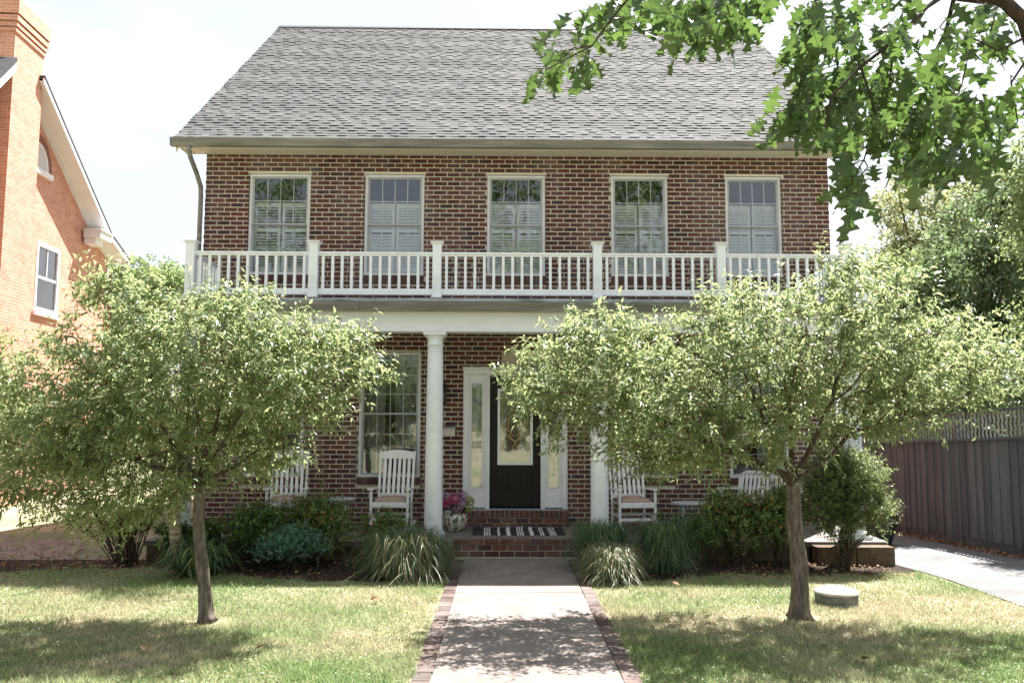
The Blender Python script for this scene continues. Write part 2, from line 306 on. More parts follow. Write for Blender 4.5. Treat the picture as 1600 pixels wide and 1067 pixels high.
tag(sheet('gravel_path', -11, -4.9, 11.0, 14.2, 40, 20, .006, M['gravel'], inside=lambda x, y: (x < -5.6-(y-11)*.42) & (y > 11.2+.25*np.sin(x*2)) & (y < 13.4+.3*np.sin(x*1.3))), kind='structure')
def bed_edge(x):      # front edge of the planting beds
    x = np.asarray(x, float)
    L = 10.15+.25*np.sin(x*1.1+.4)+.35*sstep((-x-2.5)/2.0); Rr = 9.75+.2*np.sin(x*1.3)+.75*sstep((x-1.6)/1.4)
    return np.where(x < .18, L, Rr)+.05*np.sin(x*9.3)+.03*np.sin(x*23)
tag(sheet('mulch_bed', -7.5, 5.29, 9.4, 14.2, 180, 96, .008, M['mulch'], inside=lambda x, y: (y > bed_edge(x)) & ((x < -.68) | (x > 1.05)) & (y < 11.34+10*(x < -4.9)*(y < 11.3))), kind='structure')
# front walk: concrete slabs between brick borders
mb = MB(); js = [1.4, 2.72, 4.02, 5.32, 6.62, 7.92, 9.22, 10.5, 11.44]
for a, b in zip(js[:-1], js[1:]): mb.box(-.517, .887, a+.006, b-.006, -.06, .02)
wk = mb.build('front_walk', M['concrete'], bevel=.006); tag(wk, kind='structure')
mb = MB(); y = 1.4
for sx in (-.522, .892):
    y = 1.4
    while y < 11.3:
        L = .2+rng.uniform(-.006, .006); w = .132; dzz = rng.uniform(-.004, .004); j = rng.uniform(-.006, .006)
        x0, x1 = (sx-w, sx) if sx < 0 else (sx, sx+w)
        mb.box(x0+j, x1+j, y, y+L-.01, -.05, .016+dzz); y += L
pb = mb.build('brick_border', M['paver'], bevel=.005); tag(pb, kind='structure')
# ------------------------------------------------------------------ brick house
XL, XR, YW = -4.745, 5.21, 12.8
house = empty('brick_house', (.23, 12.8, 0), label='two storey red brick house with grey shingle roof and white columned porch', cat='house')
HO = Vector(house.location)
def hb(mb, name, mats, parent=house, **k):          # build in world coordinates, keep them under the moved empty
    o = mb.build(name, mats, parent, **k)
    base = HO if parent == house else None
    if parent == house: o.location = (-HO.x, -HO.y, -HO.z)
    return o
UPW = [(-4.053, -3.075), (-2.215, -1.262), (-.267, .668), (1.712, 2.63), (3.548, 4.452)]; UZ = (4.17, 5.80)
LOW = [(-4.05, -3.09), (-2.242, -1.275), (1.72, 2.67), (3.53, 4.47)]; LZ = (1.015, 2.955)
DOOR = (-.615, 1.005, .535, 2.69)
opens = [(a, b, *UZ) for a, b in UPW]+[(a, b, *LZ) for a, b in LOW]+[DOOR]
def brick_wall(bm, openings, x0, x1, z0, z1, y, rowh=.0733, bl=.2075, joint=.0155, depth=.005, rl=.09, seed=1, lintel=None):
    r = np.random.default_rng(seed); row = 0; z = z0
    while z < z1-.01:
        zt = min(z+rowh-joint, z1); off = (row % 2)*bl/2+r.uniform(-.008, .008)
        segs = [(x0, x1)]
        for (a, b, c, d) in openings:
            if zt > c+.004 and z < d-.004:
                ns = []
                for (s, e) in segs:
                    if b <= s or a >= e: ns.append((s, e)); continue
                    if a > s: ns.append((s, a))
                    if b < e: ns.append((b, e))
                segs = ns
        for s, e in segs:
            k = math.floor((s-x0-off)/bl); xx = x0+off+k*bl
            while xx < e:
                p = max(xx+joint/2, s); q = min(xx+bl-joint/2, e)
                if q-p > .02:
                    edge = any(abs(p-ob) < .004 or abs(q-oa) < .004 for (oa, ob, c, d) in openings if zt > c and z < d)
                    j = r.uniform(-.0015, .0015); jz = r.uniform(-.0012, .0012)
                    bm.box(p, q, y+j, y+(rl if edge else depth+.004), z+jz, zt+jz)
                xx += bl
        z += rowh; row += 1
def wall_grid(bm, openings, x0, x1, z0, z1, y0, y1, mi, grow=.005):
    ops = [(a-grow, b+grow, c-grow, d+grow) for a, b, c, d in openings]
    xs = sorted({x0, x1, *[v for o in ops for v in o[:2]]}); zs = sorted({z0, z1, *[v for o in ops for v in o[2:]]})
    for i in range(len(xs)-1):
        for j in range(len(zs)-1):
            cx = (xs[i]+xs[i+1])/2; cz = (zs[j]+zs[j+1])/2
            if any(o[0] < cx < o[1] and o[2] < cz < o[3] for o in ops): continue
            vs = [(xs[i], y0, zs[j]), (xs[i+1], y0, zs[j]), (xs[i+1], y0, zs[j+1]), (xs[i], y0, zs[j+1])]
            bm.add(vs, [(0, 1, 2, 3)], mi)
    for a, b, c, d in ops:
        bm.add([(a, y0, c), (a, y1, c), (a, y1, d), (a, y0, d)], [(0, 1, 2, 3)], mi); bm.add([(b, y0, c), (b, y0, d), (b, y1, d), (b, y1, c)], [(0, 1, 2, 3)], mi)
        bm.add([(a, y0, d), (a, y1, d), (b, y1, d), (b, y0, d)], [(0, 1, 2, 3)], mi); bm.add([(a, y0, c), (b, y0, c), (b, y1, c), (a, y1, c)], [(0, 1, 2, 3)], mi)
mb = MB()
sill_open = [(a-.01, b+.01, UZ[0]-.155, UZ[0]) for a, b in UPW]+[(a-.01, b+.01, LZ[0]-.12, LZ[0]) for a, b in LOW]+[(DOOR[0]-.02, DOOR[1]+.01, .28, .54)]
lint = [(a-.015, b+.015, UZ[1], UZ[1]+.028) for a, b in UPW]
bo = [(a, b, c-.001, d) for a, b, c, d in opens]
brick_wall(mb, bo+sill_open+lint, XL, XR, .27, 6.155, YW)
mbm = MB(); wall_grid(mb, opens, XL+.004, XR-.004, -.2, 6.2, YW+.006, YW+.16, 1)
for a, b, c, d in sill_open[:-1]:                    # rowlock sills
    n = int((b-a)/.071); w = (b-a)/n
    for i in range(n): mb.box(a+i*w+.005, a+(i+1)*w-.005, YW-.022+rng.uniform(-.002, .002), YW+.06, c+.012, d-.006)
for a, b, c, d in lint: mb.box(a, b, YW+.001, YW+.05, c+.004, d-.003, 2)
hb(mb, 'front_wall', [M['brick'], M['mortar'], M['cream']])
mb = MB()                                            # side and back walls
for x, sg in ((XL, 1), (XR, -1)):
    xo, xi = x, x+sg*.25
    mb.prism([(YW+.02, -.4), (22.9, -.4), (22.9, 6.15), (17.85, 10.33), (YW+.02, 6.17)], xo, xi, axis='x')
mb.box(XL+.25, XR-.25, 22.6, 22.9, -.4, 6.1)
hb(mb, 'side_wall', M['nbrick2'])
mb = MB(); mb.box(XL+.26, XR-.26, 13.1, 13.2, 3.0, 3.5); mb.box(XL+.26, XR-.26, 15.6, 15.7, 0, 6); mb.box(XL+.26, XR-.26, 12.98, 22.5, .1, .2); mb.box(XL+.26, XR-.26, 12.98, 22.5, 5.95, 6.05)
hb(mb, 'interior_partition', M['dark'])
# roof: slab, shingles row by row, ridge
EX0, EX1 = -5.06, 5.52; EY, EZ = 12.33, 6.215; RY, RZ = 17.85, 10.74
al = math.atan2(RZ-EZ, RY-EY); SL = math.hypot(RZ-EZ, RY-EY); U_ = Vector((0, math.cos(al), math.sin(al))); N_ = Vector((0, -math.sin(al), math.cos(al)))
mb = MB()
mb.prism([(EY, EZ-.10), (RY, RZ-.10), (23.37, EZ-.10), (23.37, EZ-.01), (RY, RZ-.012), (EY, EZ-.012)], EX0, EX1, 1, axis='x')
O_ = Vector((0, EY, EZ)); rr = np.random.default_rng(3); nrow = 64; ex = SL/nrow
for k in range(nrow):
    x = EX0-.02-rr.uniform(0, .3); thick = False
    while x < EX1+.02:
        thick = (not thick) and rr.random() < .72; w = rr.uniform(.085, .17) if thick else rr.uniform(.07, .24); x1 = min(x+w, EX1+.02); x0 = max(x, EX0-.02); x += w
        if x1-x0 < .02: continue
        h = .0145 if thick else .006; s0 = k*ex-(.004 if k else .02)+rr.uniform(-.0015, .0015); s1 = (k+1)*ex+.012; g = .0 if thick else .0
        a = O_+U_*s0; b = O_+U_*s1; hb_ = h*.3
        wob = .004*math.sin(x*.9+k*.7)
        vs = [(x0, *(a)[1:]), (x1, *(a)[1:]), (x1, *(b)[1:]), (x0, *(b)[1:])]
        top = [a+N_*(h+wob+.004), a+N_*(h+wob+.004), b+N_*(hb_+wob), b+N_*(hb_+wob)]
        vs += [(xx, t.y, t.z) for xx, t in zip((x0, x1, x1, x0), top)]
        mb.add(vs, [(4, 5, 6, 7), (1, 2, 6, 5), (3, 0, 4, 7)], 0); mb.add([vs[q] for q in (0, 1, 5, 4)], [(0, 1, 2, 3)], 1 if thick else 0)  # thick tabs' dark butts: black asphalt edge, with tab shadow put into colour
for i in range(40):
    x0 = EX0-.02+i*(EX1-EX0+.04)/40; mb.prism([(RY-.15, RZ-.10+.02), (RY, RZ+.03), (RY+.15, RZ-.10+.02), (RY+.15, RZ-.11), (RY-.15, RZ-.11)], x0, x0+(EX1-EX0+.04)/40-.004, 1, axis='x')
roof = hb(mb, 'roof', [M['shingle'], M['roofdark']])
# rake trim, soffit, gutter, downspout
mb = MB()
for x0, x1 in ((EX0+.005, EX0+.03), (EX1-.03, EX1-.005)):
    mb.prism([(EY+.02, EZ-.22), (EY+.02, EZ-.103), (RY, RZ-.103), (RY, RZ-.24), (YW, 6.10), (EY+.06, 6.10)], x0, x1, axis='x')
mb.box(EX0+.035, EX1-.035, EY+.03, YW-.004, 6.105, 6.118)
for i in range(58):                                 # vinyl ribs
    x = EX0+.12+i*.178; mb.box(x, x+.012, EY+.08, YW-.01, 6.098, 6.106)
mb.box(EX0+.035, EX1-.035, EY+.012, EY+.03, 6.06, 6.118)
hb(mb, 'soffit', M['cream'])
mb = MB(); gp = [(12.215, 6.185), (12.215, 6.165), (12.235, 6.12), (12.25, 6.065), (12.335, 6.065), (12.335, 6.19), (12.325, 6.19), (12.325, 6.08), (12.262, 6.08), (12.245, 6.125), (12.228, 6.17), (12.228, 6.185)]
for x0, x1 in ((EX0-.04, -2.4), (-2.397, 1.9), (1.904, EX1+.03)): mb.prism(gp, x0, x1, axis='x')
mb.prism([(12.215, 6.188), (12.235, 6.063), (12.337, 6.063), (12.337, 6.19)], EX0-.045, EX0-.04, axis='x'); mb.prism([(12.215, 6.188), (12.235, 6.063), (12.337, 6.063), (12.337, 6.19)], EX1+.03, EX1+.035, axis='x')
hb(mb, 'gutter', M['gutter'])
mb = MB(); mb.tube([(-4.83, 12.28, 6.08), (-4.83, 12.28, 6.0), (-4.82, 12.34, 5.9), (-4.80, 12.55, 5.72), (-4.79, 12.72, 5.55), (-4.79, 12.74, 5.4), (-4.79, 12.74, 3.62)], .038, 10)
hb(mb, 'downspout', M['gutter'])
# ---- windows
def make_window(x0, x1, z0, z1, rows, curtain, shut, jitter, name='window'):
    cx = (x0+x1)/2; w = x1-x0; h = z1-z0; y = 0
    root_loc = (cx, YW+.028, z0)
    mb = MB(); f = .04
    mb.box(-w/2+.002, -w/2+f, y, y+.10, 0, h-.002); mb.box(w/2-f, w/2-.002, y, y+.10, 0, h-.002); mb.box(-w/2+f, w/2-f, y, y+.10, h-f, h-.002); mb.box(-w/2+f, w/2-f, y-.004, y+.10, .001, f*.8)
    mb.box(-w/2+f-.001, -w/2+f+.008, y+.012, y+.09, f*.8, h-f); mb.box(w/2-f-.008, w/2-f+.001, y+.012, y+.09, f*.8, h-f)
    win = mb.build(name, M['frame'], house, bevel=.003); win.location = (cx-HO.x, YW+.028-HO.y, z0)
    mid = h*.5; iw = w/2-f-.008
    for (a, b, yy, nm) in ((mid-.008, h-f, .022, 'upper_sash'), (f*.8, mid+.022, .048, 'lower_sash')):
        s = MB(); t = .028
        s.box(-iw, -iw+t, yy, yy+.024, a, b); s.box(iw-t, iw, yy, yy+.024, a, b); s.box(-iw+t, iw-t, yy, yy+.024, b-t, b); s.box(-iw+t, iw-t, yy-.002, yy+.024, a, a+t)
        sh = s.build(nm, M['sash'], win, bevel=.002)
        g = MB(); n = 4
        for i in range(1, n):
            xx = -iw+t+(2*iw-2*t)*i/n; g.box(xx-.007, xx+.007, yy+.012, yy+.018, a+t, b-t)
        for i in range(1, rows):
            zz = a+t+(b-a-2*t)*i/rows; g.box(-iw+t, iw-t, yy+.0115, yy+.0185, zz-.007, zz+.007)
        g.build('grille', M['frame'], win)
        p = MB(); p.add([(-iw+t-.004, yy+.008, a+t-.004), (iw-t+.004, yy+.008, a+t-.004), (iw-t+.004, yy+.008, b-t+.004), (-iw+t-.004, yy+.008, b-t+.004)], [(0, 1, 2, 3)])
        p.build('pane', M['glass'], win)
    if shut:
        top = h*.73
        for sx in (-1, 1):
            s = MB(); a = .012 if sx > 0 else -iw; b = iw if sx > 0 else -.012; yy = .12; fr = .045
            s.box(a, a+fr, yy, yy+.028, .05, top); s.box(b-fr, b, yy, yy+.028, .05, top); s.box(a+fr, b-fr, yy, yy+.028, top-.07, top); s.box(a+fr, b-fr, yy, yy+.028, .05, .13)
            s.box(a+fr, b-fr, yy, yy+.028, h*.44, h*.44+.06)
            s.bar(((a+b)/2, yy-.008, .16), ((a+b)/2, yy-.008, top-.1), .008)
            zz = .15
            while zz < top-.08:
                if not (h*.44-.02 < zz < h*.44+.07):
                    an = math.radians(46+jitter); cy, sy_ = math.cos(an)*.026, math.sin(an)*.026
                    s.prism([(yy+.014-cy, zz-sy_), (yy+.014-cy+.005, zz-sy_-.003), (yy+.014+cy, zz+sy_), (yy+.014+cy-.005, zz+sy_+.003)], a+fr, b-fr, axis='x')
                zz += .047
            s.build('shutter', M['shutter'], win)
    if curtain:
        for sx in (-1, 1):
            c = []; n = 46; a, b = (-iw, -.10) if sx < 0 else (.06, iw)
            xs = np.linspace(a, b, n); vs = []
            for q in xs: vs.append((q, .20+.02*math.sin(q*58)+.012*math.sin(q*23), .02))
            for q in xs: vs.append((q*1.0, .20+.016*math.sin(q*58+.3), h-.03))
            m2 = MB(); m2.add(vs, [(i, i+1, n+i+1, n+i) for i in range(n-1)], 0, True); m2.build('curtain', M['curtain'], win)
    return win
M['curtain'] = mk_leaf('sheer curtain', [(0, (.30, .31, .29)), (1, (.36, .37, .35))], (.3, .3, .28), .3, .9, .1)
for i, (a, b) in enumerate(UPW): make_window(a, b, UZ[0]+.002, UZ[1]-.002, 2, False, True, (-12, 4, 0, 3, 8)[i])
for i, (a, b) in enumerate(LOW): make_window(a, b, LZ[0]+.002, LZ[1]-.002, 3, True, False, 0)
# ---- door with sidelights
DX0, DX1, DZ0, DZ1 = DOOR; dy = YW-.02
sur = MB()
sur.box(DX0, DX0+.075, dy, YW+.12, DZ0, DZ1-.08); sur.box(DX1-.075, DX1, dy, YW+.12, DZ0, DZ1-.08)
sur.box(DX0, DX1, dy-.012, YW+.12, DZ1-.08, DZ1); sur.box(DX0-.015, DX1+.015, dy-.035, YW, DZ1+.001, DZ1+.03)
sur.box(DX0+.012, DX0+.03, dy-.014, dy, DZ0, DZ1-.09); sur.box(DX1-.03, DX1-.012, dy-.014, dy, DZ0, DZ1-.09)
dx0, dx1 = -.198, .587; sz0, sz1 = DZ0+.03, DZ1-.095
sur.box(dx0-.07, dx0-.004, dy+.01, YW+.12, DZ0, DZ1-.08); sur.box(dx1+.004, dx1+.07, dy+.01, YW+.12, DZ0, DZ1-.08)
sur.box(dx0-.045, dx0-.03, dy+.0, dy+.01, DZ0, DZ1-.08); sur.box(dx1+.03, dx1+.045, dy+.0, dy+.01, DZ0, DZ1-.08)
sur.box(dx0-.004, dx1+.004, dy+.02, YW+.12, DZ1-.097, DZ1-.08)
surr = hb(sur, 'door_surround', M['white'], bevel=.004)
def child_loc(o): o.location = (0, 0, 0); return o
for a, b in ((DX0+.075, dx0-.07), (dx1+.07, DX1-.075)):
    s = MB(); ga, gb = a+.055, b-.055; yy = YW+.03; g0, g1 = 0.86, 2.47
    s.box(a, ga, yy, yy+.04, DZ0+.02, DZ1-.081); s.box(gb, b, yy, yy+.04, DZ0+.02, DZ1-.081); s.box(ga, gb, yy, yy+.04, g1, DZ1-.081); s.box(ga, gb, yy, yy+.04, DZ0+.02, g0)
    for u, v, p, q in ((ga-.014, ga, g0-.014, g1+.014), (gb, gb+.014, g0-.014, g1+.014), (ga, gb, g0-.014, g0), (ga, gb, g1, g1+.014)): s.box(u, v, yy-.010, yy, p, q)
    s.build('sidelight_frame', M['white'], surr)
    p = MB(); p.add([(ga, yy+.018, g0), (gb, yy+.018, g0), (gb, yy+.018, g1), (ga, yy+.018, g1)], [(0, 1, 2, 3)]); p.build('sidelight_glass', M['doorglass'], surr)
    p = MB(); cx = (ga+gb)/2
    for k in range(6):
        zz = g0+.2+k*.25; r = .022
        for s0, s1 in (((0, -r*1.5), (r, 0)), ((r, 0), (0, r*1.5)), ((0, r*1.5), (-r, 0)), ((-r, 0), (0, -r*1.5))): p.bar((cx+s0[0], yy+.012, zz+s0[1]), (cx+s1[0], yy+.012, zz+s1[1]), .004)
        if k < 5: p.bar((cx, yy+.012, zz+r*1.5), (cx, yy+.012, zz+.25-r*1.5), .003)
    for xx in (ga+.012, gb-.012): p.bar((xx, yy+.012, g0), (xx, yy+.012, g1), .003)
    p.build('leading', M['steel'], surr)
    p = MB(); p.box(a+.01, b-.01, yy+.05, yy+.055, g0-.1, g1+.05); p.build('lace_panel', M['lace'] if 'lace' in M else M['curtain'], surr)
dr = MB(); yy = YW+.05; gx0, gx1, gz0, gz1 = -.05, .44, 1.235, 2.36
dr.box(dx0, gx0, yy, yy+.045, sz0, sz1); dr.box(gx1, dx1, yy, yy+.045, sz0, sz1); dr.box(gx0, gx1, yy, yy+.045, gz1, sz1); dr.box(gx0, gx1, yy, yy+.045, sz0, gz0)
for a, b in ((-.105, .125), (.255, .485)):
    for u, v, p, q in ((a, a+.02, .82, 1.14), (b-.02, b, .82, 1.14), (a+.02, b-.02, .82, .84), (a+.02, b-.02, 1.12, 1.14)): dr.box(u, v, yy-.008, yy, p, q)
    dr.box(a+.04, b-.04, yy-.006, yy, .86, 1.10)
door = hb(dr, 'front_door', M['door'], bevel=.003)
p = MB()
for u, v, a, b in ((gx0-.03, gx0+.01, gz0-.03, gz1+.03), (gx1-.01, gx1+.03, gz0-.03, gz1+.03), (gx0+.01, gx1-.01, gz0-.03, gz0+.01), (gx0+.01, gx1-.01, gz1-.01, gz1+.03)): p.box(u, v, yy-.012, yy+.002, a, b)
p.build('glass_frame', M['white'], door, bevel=.003)
p = MB(); p.add([(gx0, yy+.012, gz0), (gx1, yy+.012, gz0), (gx1, yy+.012, gz1), (gx0, yy+.012, gz1)], [(0, 1, 2, 3)]); p.build('door_glass', M['doorglass'], door)
p = MB(); cx = (gx0+gx1)/2
for q in range(28):
    t0, t1 = 2*PI*q/28, 2*PI*(q+1)/28
    for r in (.11, .16): p.bar((cx+r*math.cos(t0), yy+.007, 1.82+r*1.5*math.sin(t0)), (cx+r*math.cos(t1), yy+.007, 1.82+r*1.5*math.sin(t1)), .004)
for s in (-1, 1):
    p.bar((cx, yy+.007, 1.55), (cx+s*.09, yy+.007, 1.66), .004); p.bar((cx+s*.09, yy+.007, 1.66), (cx, yy+.007, 1.82), .004); p.bar((cx, yy+.007, 1.40), (cx+s*.04, yy+.007, 1.47), .004); p.bar((cx+s*.04, yy+.007, 1.47), (cx, yy+.007, 1.55), .004)
    p.bar((cx+s*.2, yy+.007, gz0), (cx+s*.2, yy+.007, gz1), .004)
p.build('leading', M['brass'], door)
p = MB(); p.box(gx0, gx1, yy+.10, yy+.103, gz0-.05, gz1+.05); p.build('lace_panel', M['curtain'], door)
p = MB(); hx = dx1-.045
p.lathe([(.0, 0), (.028, 0), (.028, .006), (.012, .012), (.012, .04), (.026, .048), (.03, .062), (.022, .078), (0, .082)], n=16)
p.v = [(hx+v[0], yy-v[2], 1.52+v[1]) for v in p.v]; o = p.build('door_handle', M['brass'], door)
p = MB(); p.lathe([(.0, 0), (.03, 0), (.028, .016), (.012, .022), (0, .022)], n=16); p.v = [(hx+v[0], yy-v[2], 1.66+v[1]) for v in p.v]; p.build('lock', M['brass'], door)
mb = MB(); mb.box(dx0-.4, dx1+.4, YW-.045, YW+.14, DZ0-.018, DZ0+.004); hb(mb, 'door_sill', M['flash'])
mb = MB(); n = 22; a, b = DX0-.02, DX1-.0; w = (b-a)/n             # rowlock step under the door
for i in range(n): mb.box(a+i*w+.005, a+(i+1)*w-.005, YW-.235+rng.uniform(-.002, .002), YW-.045, .428, .523)
for k, (z0, z1) in enumerate(((.352, .418), (.28, .342))):
    x = a-(k*.1)
    while x < b: p0, p1 = max(x, a), min(x+.198, b); (mb.box(p0, p1, YW-.225+rng.uniform(-.002, .002), YW-.03, z0, z1) if p1-p0 > .02 else 0); x += .209
mb.box(a+.004, b-.004, YW-.215, YW-.002, .24, .519, 1)
hb(mb, 'door_step', [M['wet_brick'], M['mortar']])
# ---- porch: floor, step, foundation, columns, beam, ceiling, roof, railing
FY = 11.33
def fz(y): return .265+(y-11.45)*.033
mb = MB()
poly = [(FY, fz(FY)-.07), (YW-.003, fz(YW)-.07), (YW-.003, fz(YW)), (FY, fz(FY))]
mb.prism(poly, -4.85, -.66, axis='x'); mb.prism(poly, 1.03, 5.27, axis='x')
mb.prism([(11.545, fz(11.5)-.07), (YW-.003, fz(YW)-.07), (YW-.003, fz(YW)), (11.545, fz(11.545))], -.659, 1.029, axis='x')
hb(mb, 'porch_floor', M['porchfloor'])
mb = MB()                                            # brick entry step
for i in range(9):
    x = -.66+i*.209; x1 = min(x+.199, 1.03)
    if x1-x > .02: mb.box(x, x1, 11.435+rng.uniform(-.003, .003), 11.54, .20, .268)
for k, (z0, z1) in enumerate(((.118, .19), (.035, .108))):
    x = -.66-(.1*((k+1) % 2))
    while x < 1.03:
        p0, p1 = max(x, -.66), min(x+.199, 1.03)
        if p1-p0 > .02: mb.box(p0, p1, 11.45+rng.uniform(-.003, .003), 11.54, z0, z1)
        x += .209
mb.box(-.655, 1.025, 11.458, 11.54, -.05, .262, 1)
hb(mb, 'entry_step', [M['wet_brick'], M['mortar']], bevel=.004)
mb = MB()
mb.box(-4.82, -.665, FY+.03, FY+.2, -.3, fz(FY)-.071); mb.box(1.035, 4.2, FY+.03, FY+.2, -.3, fz(FY)-.071); mb.box(-4.83, -4.6, FY+.2, YW-.003, -.3, fz(FY)-.09)
for i, x in enumerate((4.21, 4.735)): mb.box(x, x+.515, 11.1, 11.329, -.35, .225)
mb.box(5.02, 5.25, 11.365, YW-.003, -.5, .17)
hb(mb, 'porch_foundation', M['stone'], bevel=.012)
for cx in (-4.468, -.962, 1.362, 4.952):
    mb = MB(); z0 = fz(11.62); zt = 3.13
    mb.box(-.165, .165, -.165, .165, 0, .045)
    mb.lathe([(.158, .046), (.165, .06), (.158, .085), (.140, .092), (.133, .105), (.128, .16), (.126, .7), (.122, 1.3), (.117, 1.9), (.111, 2.5), (.108, zt-z0-.19), (.122, zt-z0-.18), (.122, zt-z0-.165), (.11, zt-z0-.155), (.112, zt-z0-.09), (.145, zt-z0-.05), (.15, zt-z0-.041)], n=40)
    mb.box(-.16, .16, -.16, .16, zt-z0-.04, zt-z0)
    o = mb.build('column', M['white2'], house, bevel=.003); o.location = (cx-HO.x, 11.62-HO.y, z0)
mb = MB()
mb.box(-4.64, 5.12, 11.47, 11.76, 3.131, 3.40); mb.box(-4.64, -4.36, 11.76, YW-.003, 3.131, 3.40); mb.box(4.84, 5.12, 11.76, YW-.003, 3.131, 3.40)
mb.box(-4.66, 5.14, 11.452, 11.47, 3.131, 3.142)
bm_ = hb(mb, 'porch_beam', M['white'], bevel=.003)
mb = MB(); mb.prism([(11.455, 3.401), (11.445, 3.405), (11.42, 3.435), (11.41, 3.455), (11.41, 3.475), (11.8, 3.475), (11.8, 3.401)], -4.68, 5.16, axis='x'); mb.box(-4.68, -4.36, 11.8, YW-.003, 3.401, 3.475); mb.box(4.84, 5.16, 11.8, YW-.003, 3.401, 3.475)
hb(mb, 'cornice', M['cream'])
mb = MB(); mb.box(-4.36, 4.84, 11.76, YW-.003, 3.36, 3.395)
for i in range(70): mb.box(-4.3+i*.13, -4.294+i*.13, 11.77, YW-.01, 3.356, 3.361)
hb(mb, 'porch_ceiling', M['cream'])
gp2 = [(y-0.92, z-2.655) for y, z in gp]
mb = MB(); 
for x0, x1 in ((-4.78, -2.0), (-1.997, 1.3), (1.303, 5.26)): mb.prism([(a, b) for a, b in gp2], x0, x1, axis='x')
mb.prism([(11.295, 3.533), (11.315, 3.408), (11.417, 3.408), (11.417, 3.535)], -4.785, -4.78, axis='x')
hb(mb, 'porch_gutter', M['gutter'])
mb = MB(); mb.box(-4.76, 5.24, 11.418, YW-.003, 3.476, 3.585); mb.box(-4.77, 5.25, 11.36, 11.42, 3.545, 3.592); mb.box(-4.77, 5.25, 11.42, YW-.003, 3.586, 3.60)
hb(mb, 'porch_roof', M['flash'])
# railing
rl = MB(); PX = [-4.462, -2.712, -.949, 1.350, 3.128, 4.925]; RYp = 11.6
def rail_run(a, b):
    a = Vector(a); b = Vector(b); d = (b-a).normalized(); s = d*.055
    rl.bar(a+s+Vector((0, 0, 4.272)), b-s+Vector((0, 0, 4.272)), .075, .03); rl.bar(a+s+Vector((0, 0, 4.243)), b-s+Vector((0, 0, 4.243)), .045, .03)
    rl.bar(a+s+Vector((0, 0, 3.715)), b-s+Vector((0, 0, 3.715)), .045, .088)
railing_bal = []
for i in range(5):
    rail_run((PX[i], RYp, 0), (PX[i+1], RYp, 0)); n = (12, 12, 16, 12, 12)[i]; 
    for k in range(n): railing_bal.append((PX[i]+.0+(PX[i+1]-PX[i])*(k+1)/(n+1), RYp))
for x in (PX[0], PX[-1]):
    rail_run((x, RYp, 0), (x, YW-.02, 0))
    for k in range(8): railing_bal.append((x, RYp+.13*(k+1)))
railing = hb(rl, 'balcony_railing', M['white2'], bevel=.003)
bal = MB(); bal.box(-.019, .019, -.019, .019, 0, .472); b0 = bal.build('baluster', M['white2'], railing)
for i, (x, y) in enumerate(railing_bal):
    o = b0 if i == 0 else b0.copy()
    if i: C.objects.link(o); o.parent = railing
    o.location = (x, y, 3.758)
po = MB(); po.box(-.062, .062, -.062, .062, 0, .785); po.box(-.068, .068, -.068, .068, .0, .05)
po.prism([(-.062, .74), (-.075, .785), (-.092, .797), (-.092, .812), (.092, .812), (.092, .797), (.075, .785), (.062, .74)], -.06, .06)
po.box(-.095, .095, -.095, .095, .797, .813); po.add([(-.085, -.085, .813), (.085, -.085, .813), (.085, .085, .813), (-.085, .085, .813), (0, 0, .835)], [(0, 1, 4), (1, 2, 4), (2, 3, 4), (3, 0, 4)])
po.prism([(-.062, .03), (-.085, .0), (.085, 0), (.062, .03)], -.085, .085)
p0 = po.build('railing_post', M['white2'], railing, bevel=.002)
for i, x in enumerate(PX):
    o = p0 if i == 0 else p0.copy()
    if i: C.objects.link(o); o.parent = railing
    o.location = (x, RYp, 3.622)
mb = MB()
for x in PX: mb.box(x-.1, x+.1, RYp-.1, RYp+.1, 3.6005, 3.621)
mb.build('post_pad', M['darkmetal'], railing)
# wall mounted things
mb = MB(); mb.box(-.17, .17, -.10, 0, 0, .13); mb.prism([(-.105, .13), (-.105, .145), (0, .17), (0, .13)], -.175, .175, axis='x')
mbx = empty('mailbox', (-.905, YW-.001, 1.64), label='small metal mailbox on the brick wall between column and door', cat='mailbox')
mb.build('box', M['steel'], mbx, bevel=.008)
mb = MB(); mb.tube([(.04, -.05, -.002), (.04, -.05, -.05), (.05, -.07, -.09), (.07, -.06, -.07)], .006, 6); mb.build('newspaper_hook', M['darkmetal'], mbx)
lan = empty('wall_lantern', (-.93, YW, 2.12), label='black wall lantern peeking out behind the column left of the door', cat='lantern')
mb = MB(); mb.box(-.04, .04, -.02, 0, .05, .35); mb.bar((0, -.02, .3), (0, -.11, .33), .02); mb.build('bracket', M['darkmetal'], lan)
mb = MB(); mb.lathe([(.03, 0), (.055, .015), (.055, .03), (.045, .03)], (0, -.11, .0), n=6); mb.lathe([(.075, .26), (.06, .29), (.02, .34), (.01, .38)], (0, -.11, 0), n=6)
for k in range(6): t = 2*PI*k/6; mb.bar((.05*math.cos(t), -.11+.05*math.sin(t), .03), (.062*math.cos(t), -.11+.062*math.sin(t), .26), .008)
mb.build('lamp_cage', M['darkmetal'], lan)
mb = MB(); mb.lathe([(.042, .031), (.054, .259)], (0, -.11, 0), n=6); mb.build('lamp_glass', M['doorglass'], lan)
mb = MB(); mb.box(-.22, .22, -.02, 0, 0, .22); mb.box(-.19, .19, -.026, -.02, .03, .19)
pl = mb.build('wall_plaque', simple('pale stone', [(.3, (.42, .36, .30)), (.7, (.55, .49, .42))], 10, .9, .3), bevel=.006); pl.location = (.20, YW-.001, 2.76)
tag(pl, 'blank pale stone plaque on the brick above the front door', 'plaque')
